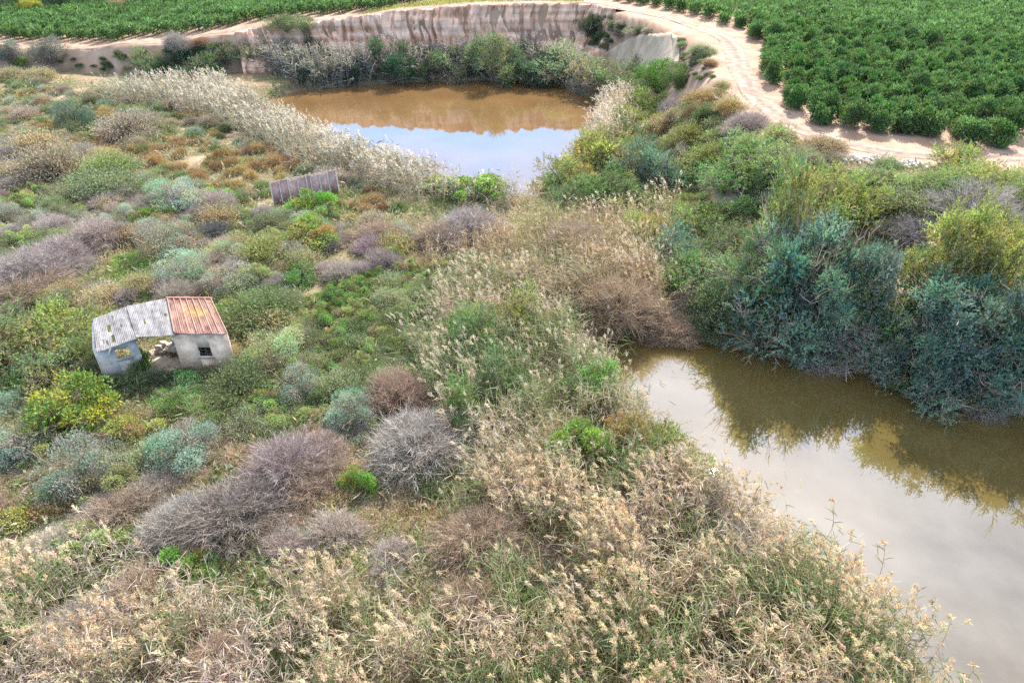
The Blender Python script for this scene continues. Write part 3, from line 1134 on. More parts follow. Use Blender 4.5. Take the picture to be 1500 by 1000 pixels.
PROTO = {
    'dome': [proto_dome(11000, .95, 34, .055, .026, .5, (.19, .38), None, .19, .74) for _ in range(5)],
    'leafy': [proto_dome(5200, .95, 26, .085, .042, .6, (.13, .29), None, .18, .80) for _ in range(3)],
    'spray': [proto_spray(640, 1.0, 24, 11, .070, .034, .30, None, .80, (.15, .36)) for _ in range(4)],
    'tall': [proto_spray(1700, 1.35, 77, 11, .055, .026, .26, None, .84, (.13, .30), .25, 5) for _ in range(3)],
    'twig': [proto_twig() for _ in range(5)],
    'flowering': [proto_flowering() for _ in range(2)],
    'scrub': [proto_scrub() for _ in range(4)],
    'mixed': [proto_scrub(260, 2200, .8, 3600, .075, .03) for _ in range(3)],
    'citrus': [proto_citrus() for _ in range(4)],
}
HGT = {'flowering': .95, 'dome': .95, 'leafy': .85, 'spray': 1.0, 'tall': 1.35, 'twig': .95, 'scrub': .75, 'mixed': .8, 'citrus': 1.55}

COLOUR = {
    'own': (1.0, 1.0, 1.0),
    'bluegrey': (.265, .295, .24), 'grey': (.27, .285, .22), 'teal': (.155, .215, .165), 'tealdark': (.12, .18, .145), 'green': (.15, .225, .075),
    'bright': (.19, .30, .07), 'olive': (.225, .24, .095), 'yellow': (.275, .28, .095), 'flower': (.34, .32, .07), 'dark': (.065, .115, .07),
    'mauve': (.36, .295, .25), 'greytwig': (.37, .32, .285), 'brown': (.345, .255, .18), 'tan': (.40, .33, .215), 'rust': (.31, .205, .12), 'orange': (.35, .25, .125),
    'palegreen': (.25, .295, .13), 'sage': (.25, .275, .165), 'dullgreen': (.16, .20, .10),
}


def plant(kind, base, R, colour, label, cat, group=None, name=None, zscale=1.0, var=None, cj=.08):
    """one plant of its own: single mesh, or an Empty with foliage and branches"""
    pr = PROTO[kind][int(rng.integers(len(PROTO[kind]))) if var is None else var]
    col = np.array(COLOUR[colour] if isinstance(colour, str) else colour)
    col = np.clip(col * (1 + rng.normal(0, cj, 3) * .35 + rng.normal(0, cj)), .01, 1.1)
    nm = name or cat.replace(' ', '_')
    rz = rng.uniform(0, 2 * math.pi)
    sc = (R * rng.uniform(.82, 1.2), R * rng.uniform(.82, 1.2), R * zscale)
    if len(pr) == 1:
        root = put(nm, next(iter(pr.values())))
        root.color = (*col, 1)
    else:
        root = bpy.data.objects.new(nm, None)
        COL.objects.link(root)
        for k, me in pr.items():
            ch = put(k, me, root)
            ch.color = (*col, 1) if k in ('foliage', 'crown') else (.26, .21, .17, 1)
    root.location = base
    root.rotation_euler = (rng.normal(0, .06), rng.normal(0, .06), rz) if kind in ('tall', 'spray') else (0, 0, rz)
    root.scale = sc
    return tag(root, label, cat, group)


def plant_px(kind, px, py, rpx, colour, label, cat, group=None, name=None, zscale=1.0):
    """px, py = middle of the crown in the photograph, rpx = half its width there"""
    g = spot(px, py, 0.0)
    for _ in range(3):
        R = rpx / 1000.0 * depth_of(g)
        g = spot(px, py, R * zscale * HGT[kind] * .5)
    return plant(kind, g - np.array([0, 0, .06]), R, colour, label, cat, group, name, zscale)

# ------------------------------------------------------------------ plants one can tell apart (photo position, half width, look)
PLACED = []          # x, y, radius of every plant that keeps others away


def add(kind, px, py, r, colour, label, cat, zs=1.0, group=None, name=None):
    o = plant_px(kind, px, py, r, colour, label, cat, group, name, zs)
    PLACED.append((o.location[0], o.location[1], r / 1000 * depth_of(np.array(o.location))))
    return o


HAND = [
    # around the shed
    ('spray', 18, 500, 58, 'olive', 'large olive feathery tamarisk at the photo edge behind the shed', 'tamarisk', 1.0),
    ('spray', 92, 482, 52, 'yellow', 'yellow topped feathery tamarisk just left of the shed roof', 'tamarisk', 1.05),
    ('spray', 128, 512, 30, 'olive', 'small olive tamarisk touching the left end of the shed', 'tamarisk', 1.1),
    ('spray', 62, 535, 44, 'dullgreen', 'dull green tamarisk below the yellow topped one by the shed', 'tamarisk', .9),
    ('flowering', 92, 598, 58, 'own', 'yellow flowering bush in front of the shaded shed wall', 'bush', .95),
    ('leafy', 60, 640, 34, 'bright', 'bright green leafy bush under the yellow flowering bush', 'bush', .8),
    ('dome', 8, 655, 48, 'bluegrey', 'blue grey saltbush cut by the photo edge below the yellow bush', 'saltbush', 1.0),
    ('dome', -5, 600, 34, 'bluegrey', 'small blue grey saltbush at the photo edge beside the yellow bush', 'saltbush', 1.0),
    ('dome', 122, 688, 58, 'bluegrey', 'largest blue grey saltbush in front of the yellow flowering bush', 'saltbush', .9),
    ('dome', 265, 657, 50, 'bluegrey', 'round blue grey saltbush below the two green domes', 'saltbush', .95),
    ('dome', 258, 582, 32, 'green', 'round green bush right below the shed porch', 'bush', .9),
    ('dome', 305, 600, 32, 'green', 'low green dome bush beside the round one below the shed', 'bush', .7),
    ('leafy', 202, 625, 40, 'yellow', 'pale yellow green straggly bush between two saltbushes', 'bush', .7),
    ('leafy', 205, 530, 20, 'bright', 'thin bright green sapling growing in the open shed porch', 'sapling', 1.5),
    ('leafy', 212, 478, 16, 'yellow', 'yellow green bush growing behind the open shed porch', 'bush', 1.2),
    ('spray', 196, 556, 26, 'dullgreen', 'dark shaded bush against the left shed wall', 'bush', 1.0),
    ('mixed', 345, 560, 46, 'dullgreen', 'dull green twiggy bush right of the shed corner', 'bush', .95),
    ('dome', 402, 510, 38, 'sage', 'sage green round bush standing right of the shed', 'bush', 1.0),
    ('dome', 440, 566, 30, 'bluegrey', 'small blue grey saltbush between sage bush and the grey dome', 'saltbush', 1.15),
    ('dome', 515, 600, 40, 'bluegrey', 'blue grey saltbush beside the bare grey dome bush', 'saltbush', 1.05),
    ('leafy', 545, 620, 18, 'bright', 'small light green bush between saltbush and bare dome', 'bush', .9),
    ('mixed', 378, 450, 48, 'dullgreen', 'wide dull green bush right of the rusty roof', 'bush', .8),
    ('flowering', 357, 447, 12, 'own', 'small yellow flowered shrub right of the rusty roof', 'bush', 1.0),
    ('twig', 362, 470, 16, 'greytwig', 'little bare grey bush under the yellow flowered shrub', 'dry bush', .8),
    ('leafy', 332, 452, 24, 'olive', 'olive bush touching the right end of the rusty roof', 'bush', .9),
    ('leafy', 165, 562, 20, 'dullgreen', 'weedy bush at the corner of the left shed wall', 'bush', 1.0),
    ('mixed', 232, 556, 18, 'dullgreen', 'twiggy weeds on the porch step of the shed', 'bush', .8),
    ('mixed', 270, 552, 18, 'dark', 'dark weeds along the foot of the pale shed wall', 'bush', .9),
    ('mixed', 303, 545, 20, 'sage', 'pale twiggy weeds under the barred shed window', 'bush', .9),
    ('mixed', 332, 520, 24, 'tan', 'tan twiggy bush at the right corner of the shed', 'bush', 1.1),
    # bare domes and brown thickets
    ('twig', 612, 640, 62, 'greytwig', 'big bare grey dome bush of fine twigs at mid photo', 'dry bush', .95),
    ('twig', 585, 572, 46, 'brown', 'rust brown dry bush above the bare grey dome', 'dry bush', .9),
    ('mixed', 628, 706, 26, 'dullgreen', 'dull green bush at the foot of the bare grey dome', 'bush', .8),
    ('twig', 330, 742, 76, 'mauve', 'broad mauve brown thicket with grassy hollow below it', 'dry bush', .8),
    ('twig', 418, 676, 62, 'mauve', 'mauve brown bare thicket above the broad one', 'dry bush', .85),
    ('twig', 470, 690, 44, 'brown', 'reddish brown bare bush at the upper end of the thicket', 'dry bush', .9),
    ('twig', 492, 775, 36, 'mauve', 'small pinkish bare bush at the right of the thicket', 'dry bush', .85),
    ('twig', 420, 800, 40, 'mauve', 'low mauve bare bush under the broad thicket', 'dry bush', .7),
    ('twig', 175, 742, 46, 'brown', 'brown bare bush between saltbush and broad thicket', 'dry bush', .75),
    ('twig', 222, 715, 36, 'mauve', 'dark mauve bare bush below the round saltbush', 'dry bush', .8),
    ('twig', 120, 905, 52, 'mauve', 'mauve dry thicket amid the canes at the lower left', 'dry bush', .8),
    ('twig', 205, 868, 44, 'brown', 'brown dry thicket right of the mauve one at the lower left', 'dry bush', .8),
    ('leafy', 245, 890, 28, 'green', 'green bush in a hollow of the lower left canes', 'bush', .9),
    ('leafy', 420, 905, 26, 'palegreen', 'pale green bush between the lower reeds', 'bush', .8),
    ('leafy', 1000, 905, 30, 'green', 'green bush deep in a hollow of the reeds near the river', 'bush', .9),
    ('leafy', 800, 880, 30, 'dullgreen', 'dull green bush in the hollow at the middle of the lower reeds', 'bush', .9),
    ('twig', 60, 800, 40, 'mauve', 'grey mauve bare bush low at the photo edge', 'dry bush', .6),
    ('leafy', 272, 832, 36, 'bright', 'bright green leafy bush below the broad mauve thicket', 'bush', 1.0),
    ('leafy', 130, 792, 42, 'palegreen', 'pale green loose bush above the lower left reeds', 'bush', .6),
    ('leafy', 42, 748, 44, 'yellow', 'yellow green low bush below the large saltbush', 'bush', .5),
    ('leafy', 522, 705, 28, 'bright', 'bright green sapling left below the bare grey dome', 'sapling', 1.3),
    ('leafy', 655, 685, 26, 'green', 'fresh green bush right of the bare grey dome', 'bush', .8),
    ('leafy', 700, 715, 26, 'green', 'dark green bush in a hollow of the reeds', 'bush', .7),
    ('twig', 700, 785, 66, 'brown', 'broad pinkish brown dry thicket amid cream reeds', 'dry bush', .7),
    ('twig', 690, 880, 46, 'brown', 'brown dry thicket low among the cream reeds', 'dry bush', .7),
    ('twig', 575, 808, 34, 'mauve', 'mauve dry bush left of the broad pinkish thicket', 'dry bush', .7),
    ('twig', 1075, 790, 44, 'mauve', 'grey mauve dry thicket among reeds near the river', 'dry bush', .7),
    ('leafy', 640, 925, 30, 'palegreen', 'pale green tuft bush in the foremost reeds', 'bush', .6),
    ('twig', 320, 960, 54, 'brown', 'pale brown dry thicket at the lower photo edge', 'dry bush', .7),
    ('leafy', 840, 655, 42, 'bright', 'bright green bush in the middle of the reed belt', 'bush', 1.3),
    ('spray', 912, 632, 34, 'orange', 'orange tinged tamarisk among the reeds by the river', 'tamarisk', 1.3),
    ('spray', 965, 648, 50, 'olive', 'olive green tamarisk among the reeds by the river', 'tamarisk', 1.3),
    ('spray', 1015, 680, 30, 'yellow', 'yellow green tamarisk nearest the river glint', 'tamarisk', 1.3),
    ('spray', 868, 560, 36, 'green', 'dark green bush in the reeds left of the river head', 'bush', 1.5),
    ('spray', 742, 560, 40, 'dullgreen', 'dull green feathery bush deep in the middle reeds', 'bush', 1.5),
    ('spray', 690, 480, 42, 'dullgreen', 'grey green feathery bush at the top of the middle reeds', 'bush', 1.5),
    ('spray', 760, 470, 36, 'olive', 'olive feathery bush amid pale reed plumes', 'bush', 1.5),
    ('spray', 690, 600, 34, 'green', 'green feathery bush right above the bare grey dome', 'bush', 1.5),
    ('twig', 905, 440, 52, 'brown', 'brown fan of dry canes above the river head', 'dry bush', 1.1),
    ('twig', 840, 350, 50, 'brown', 'brown dry bush behind the large fan of canes', 'dry bush', .8),
    ('twig', 940, 450, 40, 'brown', 'reddish brown dry canes leaning over the river head', 'dry bush', .9),
    ('twig', 690, 330, 46, 'mauve', 'mauve bare bush between the pond reeds and middle reeds', 'dry bush', .8),
    ('twig', 640, 345, 34, 'brown', 'brown bare bush left of the mauve one by the pond reeds', 'dry bush', .8),
    ('twig', 560, 340, 36, 'brown', 'dark brown bare bush below the dull screen', 'dry bush', .8),
    # near the sheet screen
    ('leafy', 455, 296, 32, 'bright', 'bright green bush covering the middle of the dull screen', 'bush', .85),
    ('dome', 425, 312, 22, 'sage', 'sage bush at the left foot of the dull screen', 'bush', .8),
    ('leafy', 480, 308, 24, 'palegreen', 'pale green bush at the right foot of the dull screen', 'bush', .8),
    ('leafy', 450, 345, 46, 'yellow', 'yellow green bush a little below the dull screen', 'bush', .8),
    ('mixed', 385, 368, 44, 'olive', 'olive twiggy bush left of the yellow green bush by the screen', 'bush', .8),
    ('dome', 250, 352, 38, 'grey', 'grey green bush above the bright grass patch', 'bush', 1.0),
    ('dome', 266, 396, 34, 'bluegrey', 'blue grey saltbush beside the bright grass patch', 'saltbush', 1.1),
    ('dome', 335, 412, 34, 'grey', 'grey green bush with dry brown top behind the rusty roof', 'bush', .9),
    ('twig', 314, 402, 20, 'brown', 'small red brown dry bush leaning on the grey green one', 'dry bush', 1.1),
    ('leafy', 376, 404, 30, 'palegreen', 'light green bush behind the rusty roof section', 'bush', .8),
    ('leafy', 440, 398, 36, 'green', 'green bush beside the small sandy clearing', 'bush', .6),
    ('dome', 265, 292, 36, 'bluegrey', 'pale blue grey saltbush in the scrub left of the screen', 'saltbush', .9),
    ('leafy', 320, 288, 24, 'bright', 'bright green bush right of the pale saltbush', 'bush', .6),
    ('mixed', 315, 318, 32, 'tan', 'tan green bush below the bright one left of the screen', 'bush', .9),
    ('leafy', 215, 320, 22, 'bright', 'bright yellow green bush in scrub above the grass patch', 'bush', .9),
    ('leafy', 14, 298, 22, 'bright', 'bright green bush at the photo edge in the scrub plain', 'bush', .8),
    ('dome', 110, 169, 25, (.095, .15, .11), 'round blue green bush standing alone on the plain', 'bush', 1.05),
    ('dome', 188, 159, 12, 'green', 'small dark green bush right of the lone round bush', 'bush', .8),
    ('leafy', 132, 199, 14, 'olive', 'small olive bush below the lone round bush', 'bush', .8),
    ('mixed', 75, 240, 46, 'mauve', 'wide mauve bush with pale top on the left plain', 'bush', 1.0),
    ('mixed', 160, 245, 40, 'palegreen', 'wide pale yellow green bush on the left plain', 'bush', .9),
    ('mixed', 160, 272, 42, 'sage', 'wide sage bush below the pale yellow green one', 'bush', .9),
    ('mixed', 185, 183, 38, 'mauve', 'wide mauve bush behind the bare sandy spots', 'bush', .9),
    ('mixed', 60, 212, 40, 'tan', 'tan bush above the wide mauve one on the left plain', 'bush', .85),
    ('twig', 38, 392, 56, 'mauve', 'mauve bare bush at the photo edge above the tamarisks', 'dry bush', .8),
    ('twig', 140, 340, 40, 'mauve', 'mauve bare bush just behind the bright grass patch', 'dry bush', .85),
    ('twig', 85, 365, 46, 'mauve', 'pale mauve bare bush between two larger mauve ones', 'dry bush', .85),
    ('twig', 70, 415, 38, 'brown', 'brown bare bush left of the bright grass patch', 'dry bush', .7),
    ('leafy', 165, 428, 16, 'orange', 'small orange bush at the near edge of the grass patch', 'bush', .8),
    ('leafy', 215, 440, 16, 'green', 'small green bush just behind the grey roof', 'bush', .8),
    # quarry edge, far left
    ('dome', 71, 76, 24, (.155, .17, .15), 'grey green dome bush on the track edge at far left', 'bush', 1.0),
    ('dome', 10, 76, 20, (.15, .165, .145), 'grey dome bush at the photo corner beside the track', 'bush', 1.0),
    ('leafy', 28, 92, 15, 'green', 'green bush between the two grey domes by the track', 'bush', .8),
    ('mixed', 58, 108, 18, 'tan', 'tan bush below the grey dome by the track', 'bush', .9),
    ('mixed', 16, 108, 20, 'tan', 'tan bush at the photo edge below the track', 'bush', .8),
    ('twig', 258, 60, 20, 'greytwig', 'bare grey bush on the track edge above the dark shrubs', 'dry bush', 1.0),
    ('twig', 292, 60, 12, 'rust', 'small rusty bush on the track edge beside the bare grey one', 'dry bush', .8),
    ('dome', 420, 36, 36, (.12, .14, .06), 'wide olive mound bush on the track before the cliff', 'bush', .5),
    ('spray', 228, 92, 24, 'dullgreen', 'dull green shrub at the left end of the quarry bank shrubs', 'shrub', 1.0),
    ('spray', 262, 84, 24, 'dark', 'dark green shrub below the bare grey bush on the bank', 'shrub', 1.1),
    ('spray', 298, 94, 24, 'dullgreen', 'dull green shrub in the middle of the quarry bank shrubs', 'shrub', 1.1),
    ('spray', 330, 84, 24, 'dullgreen', 'upper shrub of the bank left of the pond reeds', 'shrub', 1.0),
    ('spray', 268, 108, 18, 'dark', 'low dark shrub under the quarry bank shrubs', 'shrub', .9),
    ('spray', 370, 78, 24, 'sage', 'sage shrub on the bank above the blue reeds', 'shrub', .9),
    ('spray', 415, 75, 26, 'sage', 'sage shrub on the bank left of the cliff', 'shrub', .9),
    ('spray', 460, 75, 20, 'dark', 'dark shrub at the left foot of the cliff', 'shrub', 1.1),
    # foot of the cliff
    ('tall', 572, 90, 26, 'dark', 'dark shrub below the left half of the cliff', 'shrub', .9),
    ('tall', 628, 96, 20, 'dullgreen', 'dull shrub between the dark ones under the cliff', 'shrub', .9),
    ('tall', 672, 92, 24, 'sage', 'sage topped shrub under the middle of the cliff', 'shrub', .9),
    ('tall', 700, 74, 16, 'dark', 'dark shrub highest on the cliff foot', 'shrub', .9),
    ('tall', 732, 86, 30, 'dullgreen', 'tall full shrub right of the middle under the cliff', 'shrub', 1.0),
    ('tall', 775, 100, 22, 'dark', 'low dark shrub under the right half of the cliff', 'shrub', .9),
    ('tall', 808, 84, 20, 'dark', 'dark shrub at the right foot of the cliff', 'shrub', .9),
    ('dome', 862, 40, 18, (.08, .1, .07), 'dark bush clinging to the corner of the cliff', 'bush', 1.0),
    ('spray', 838, 92, 28, 'sage', 'pale sage shrub right of the cliff foot', 'shrub', .9),
    ('spray', 872, 108, 30, (.2, .2, .12), 'pale olive shrub before the grey slab of the slope', 'shrub', .9),
    ('spray', 905, 118, 22, 'dullgreen', 'dull green shrub under the smooth grey slab', 'shrub', .9),
    ('spray', 935, 98, 18, 'sage', 'sage shrub left of the bright green dome bush', 'shrub', .9),
    # right of the pond
    ('dome', 966, 114, 30, (.075, .19, .025), 'bright green dome bush above the right pond shore', 'bush', 1.1),
    ('dome', 998, 112, 26, (.13, .17, .07), 'grey green dome bush joined to the bright green one', 'bush', 1.0),
    ('mixed', 1040, 142, 28, 'orange', 'orange brown bush on the slope under the track', 'bush', .7),
    ('mixed', 1072, 155, 22, 'orange', 'rusty orange bush touching the track bend', 'bush', .7),
    ('mixed', 1020, 165, 24, 'rust', 'rust brown bush on the slope under the track', 'bush', .7),
    ('mixed', 1040, 92, 12, 'rust', 'small rusty bush at the edge of the upper track', 'bush', .7),
    ('mixed', 1030, 72, 20, 'sage', 'sage bush on the slope edge by the upper track', 'bush', .6),
    ('twig', 1095, 180, 26, 'mauve', 'dark mauve bare bush beside the pale track', 'dry bush', .8),
    ('twig', 985, 158, 22, 'mauve', 'mauve bare bush below the bright green dome', 'dry bush', .8),
    ('spray', 955, 152, 22, 'yellow', 'ochre tamarisk below the bright green dome bush', 'tamarisk', 1.0),
    ('spray', 925, 165, 22, 'yellow', 'ochre tamarisk next to the pale reeds of the right shore', 'tamarisk', 1.0),
    ('mixed', 1018, 195, 30, 'olive', 'olive grey bush right of the pond on the slope', 'bush', .95),
    ('mixed', 965, 185, 26, 'tan', 'tan bush between pond tamarisks and the slope', 'bush', .9),
    ('spray', 878, 222, 46, 'yellow', 'ochre yellow tamarisk on the right pond shore', 'tamarisk', 1.0),
    ('spray', 828, 250, 34, 'yellow', 'ochre tamarisk leaning to the pond outlet', 'tamarisk', 1.0),
    ('spray', 912, 225, 28, 'green', 'green tamarisk behind the ochre ones by the pond', 'tamarisk', .9),
    ('spray', 945, 238, 44, 'teal', 'blue green tamarisk right of the ochre ones', 'tamarisk', 1.15),
    ('spray', 898, 272, 42, 'green', 'fresh green tamarisk in front of the ochre ones', 'tamarisk', .85),
    ('spray', 838, 285, 30, 'dullgreen', 'dull green tamarisk lowest by the pond outlet', 'tamarisk', .8),
    ('leafy', 700, 277, 38, 'bright', 'bright green bush at the near pond shore', 'bush', .8),
    ('leafy', 648, 272, 30, 'palegreen', 'pale green bush left of the bright one at the near shore', 'bush', .75),
    ('mixed', 1050, 225, 32, 'olive', 'olive bush with grey side below the track bend', 'bush', .9),
    ('spray', 1012, 250, 36, 'palegreen', 'pale green bush left of the large green mound', 'bush', .8),
    ('spray', 1105, 215, 40, 'palegreen', 'pale green bush below the bare one by the track', 'bush', .7),
    ('spray', 1098, 255, 54, 'green', 'green side of the large mound below the track', 'bush', .8),
    ('spray', 1145, 235, 50, 'palegreen', 'top bush of the large green mound below the track', 'bush', .8),
    ('mixed', 1172, 256, 32, 'sage', 'grey sided bush at the right of the green mound', 'bush', .9),
    ('mixed', 1208, 212, 30, 'brown', 'dark brown bush at the near edge of the track', 'bush', .65),
    ('leafy', 1205, 262, 20, 'bright', 'small bright green bush right of the grey sided one', 'bush', .9),
    ('spray', 1398, 232, 34, 'yellow', 'yellow green bush over the track at the orchard corner', 'bush', 1.0),
    ('spray', 1430, 262, 46, 'yellow', 'yellow green tamarisk crown right above the bare thicket', 'tamarisk', .9),
    ('spray', 1375, 268, 36, 'palegreen', 'pale green tamarisk left of the yellow crown', 'tamarisk', .95),
    ('twig', 1432, 302, 48, 'greytwig', 'blue grey bare thicket under the yellow tamarisk crown', 'dry bush', .95),
    ('mixed', 1330, 300, 36, 'sage', 'sage twiggy bush left of the bare thicket', 'bush', .9),
    ('twig', 1345, 335, 30, 'greytwig', 'small bare grey bush above the bank reeds', 'dry bush', .9),
    ('spray', 1285, 262, 34, 'palegreen', 'pale green bush under the grey stones of the track edge', 'bush', .7),
    ('mixed', 1300, 240, 18, 'sage', 'grey bush at the stony edge of the track', 'bush', .8),
    ('spray', 1480, 290, 30, 'olive', 'olive bush at the photo edge beside the bare thicket', 'bush', .8),
    ('spray', 1250, 300, 40, 'yellow', 'yellow tipped tamarisk at the top of the teal trees', 'tamarisk', .9),
    ('spray', 1190, 305, 44, 'yellow', 'yellow olive tamarisk above the tall teal tree', 'tamarisk', .9),
    ('spray', 1030, 320, 40, 'olive', 'olive tamarisk behind the dark bushes by the river head', 'tamarisk', .9),
    ('twig', 1078, 303, 18, 'greytwig', 'small dark bare bush among olive tamarisks', 'dry bush', .8),
    ('spray', 950, 330, 34, 'yellow', 'yellow olive tamarisk above the fan of canes', 'tamarisk', .9),
    # river bank trees
    ('spray', 1128, 470, 50, 'teal', 'round teal tamarisk hanging over the river at the bank start', 'tamarisk', .95),
    ('spray', 1192, 490, 40, 'teal', 'teal tamarisk at the waterline next to the bank start', 'tamarisk', .9),
    ('spray', 1290, 452, 44, 'dullgreen', 'grey green tamarisk below the bank reeds', 'tamarisk', .95),
    ('spray', 1285, 518, 38, 'teal', 'teal tamarisk at the waterline under the dead branches', 'tamarisk', .9),
    ('spray', 1340, 500, 34, 'tealdark', 'dark teal tamarisk in the middle of the waterline', 'tamarisk', .9),
    ('spray', 1385, 562, 48, 'teal', 'low teal tamarisk reaching furthest over the water', 'tamarisk', .75),
    ('spray', 1365, 455, 46, 'dullgreen', 'dull green tamarisk above the low teal one', 'tamarisk', 1.0),
    ('spray', 1435, 490, 50, 'tealdark', 'dark teal tamarisk near the right photo edge', 'tamarisk', 1.0),
    ('spray', 1495, 530, 50, 'teal', 'teal tamarisk cut by the right photo edge at the water', 'tamarisk', 1.0),
    ('spray', 1390, 380, 44, 'green', 'green tamarisk above the bank reeds', 'tamarisk', .95),
    ('spray', 1475, 350, 44, 'olive', 'olive tamarisk behind the sunlit yellow green ones', 'tamarisk', .9),
    ('spray', 1500, 460, 44, 'teal', 'teal tamarisk under the sunlit ones at the photo edge', 'tamarisk', .95),
    ('spray', 1560, 480, 60, 'teal', 'teal tamarisk beyond the right photo edge', 'tamarisk', .95),
    ('spray', 1030, 400, 44, 'dullgreen', 'dull green bush right of the fan of canes', 'bush', 1.0),
    ('spray', 995, 375, 36, 'tealdark', 'dark teal bush touching the fan of canes', 'bush', 1.0),
    ('mixed', 1055, 440, 34, 'dullgreen', 'dark twiggy bush at the river head', 'bush', .9),
    ('spray', 1078, 360, 40, 'dullgreen', 'dull green bush left of the tall teal trees', 'bush', .95),
    ('mixed', 1040, 480, 24, 'dullgreen', 'small dark bush at the water of the river head', 'bush', .8),
    ('twig', 1235, 470, 40, 'greytwig', 'bare grey branches hanging to the water amid teal trees', 'dry bush', .9),
    ('twig', 1440, 585, 30, 'greytwig', 'bare grey branches at the waterline by the photo edge', 'dry bush', .7),
    ('twig', 985, 478, 36, 'brown', 'dark brown bare bush at the head of the river', 'dry bush', .6),
]
for kind, px, py, r, colour, label, cat, zs in HAND:
    k = 1.16
    if px > 970 and 270 < py < 600:
        k = 1.38
    if 440 < px < 940 and py < 125:
        k = 1.5
    if kind == 'twig':
        k *= .98
    if px > 1080 and 280 < py < 600 and kind in ('tall', 'spray'):
        zs *= 1.3
    add(kind, px, py + r * (k - 1) * .25, r * k, colour, label, cat, zs)

def add_base(px, py, R, H, colour, label, back=1.0):
    """tall tamarisk standing at the waterline, px, py = its foot in the photograph"""
    g = spot(px, py, 0)
    P = np.array([[g[0] + .15, g[1] + back]])
    z = float(hgt(P)[0])
    plant('tall', (P[0, 0], P[0, 1], z - .1), R, colour, label, 'tamarisk', None, 'tamarisk', H / (1.35 * R), var=int(rng.integers(3)))
    PLACED.append((P[0, 0], P[0, 1], R))


for px, py, R, H, colour, label, back in [
        (1112, 515, 2.4, 5.2, 'dullgreen', 'dull green tamarisk leaning on the tallest teal tree', 2.0),
        (1160, 528, 3.5, 7.4, 'teal', 'tallest teal tamarisk tree at the left of the river bank', 2.4),
        (1222, 538, 3.3, 7.0, 'tealdark', 'tall dark teal tamarisk tree right of the tallest teal one', 3.2),
        (1192, 536, 2.6, 5.4, 'teal', 'lower teal tamarisk tree between the two tall ones at the river bank', 1.2),
        (1352, 590, 2.0, 3.8, 'teal', 'teal tamarisk tree in front of the bank reeds', 1.4),
        (1408, 604, 3.1, 5.6, 'tealdark', 'dark teal tamarisk tree above the low overhanging one', 2.2),
        (1468, 612, 3.2, 6.2, 'teal', 'tall teal tamarisk tree near the right photo edge', 2.2),
        (1535, 622, 3.2, 6.6, 'tealdark', 'dark teal tamarisk tree cut by the right photo edge', 2.2),
        (1600, 640, 3.0, 6.2, 'teal', 'teal tamarisk tree just beyond the right photo edge', 2.2),
        (1432, 590, 3.0, 6.6, 'yellow', 'sunlit yellow green tamarisk standing behind the dark teal trees', 6.0),
        (1500, 600, 3.2, 7.0, 'yellow', 'sunlit yellow green tamarisk tree behind those at the right photo edge', 6.5),
        (1190, 520, 3.0, 7.6, 'olive', 'olive tamarisk crown rising behind the tallest teal tree', 6.0)]:
    add_base(px, py, R, H, colour, label, back)

def type_of(kind, colour):
    """everyday kind of a bush from its build and colour"""
    if kind == 'mixed' and colour in ('sage', 'dullgreen', 'olive', 'dark'):
        return 'sage bush'
    if kind == 'spray' and colour in ('olive', 'yellow'):
        return 'olive bush'
    return TYPE[kind]


TYPE = {'scrub': 'scrub bush', 'mixed': 'twiggy bush', 'dome': 'round bush', 'leafy': 'leafy bush', 'twig': 'dry bush', 'spray': 'feathery bush', 'tall': 'shrub'}


KEEP_OFF = [(*spot(190, 392)[:2], 3.0), (*spot(455, 426)[:2], 1.0), (*spot(500, 380)[:2], 1.0), (*spot(278, 238)[:2], .8), (-21.6, 33.6, 1.6), (-20.0, 34.0, 2.2), (-17.8, 34.2, 2.0), (-23.2, 33.2, 1.3), (-20.6, 32.2, .9), (-17.6, 31.6, 1.2), (-22.2, 31.2, .8),
            (-20.9, 59.2, .9), (-19, 60.4, .9), (-17.2, 61.6, .9)]
SIDE = {'twig': ('bare twiggy bush grown into the side of a larger bare thicket', [('twig', 'mauve'), ('twig', 'brown'), ('mixed', 'tan'), ('twig', 'greytwig')]),
        'spray': ('small feathery bush grown against the side of a larger tamarisk', [('spray', 'dullgreen'), ('spray', 'olive'), ('mixed', 'sage'), ('spray', 'green')]),
        'dome': ('small loose bush pressed against the side of a larger round bush', [('mixed', 'sage'), ('leafy', 'palegreen'), ('dome', 'grey'), ('mixed', 'tan')]),
        'mixed': ('low twiggy bush pressed against the side of a wider twiggy bush', [('mixed', 'sage'), ('mixed', 'mauve'), ('scrub', 'tan'), ('mixed', 'dullgreen')])}
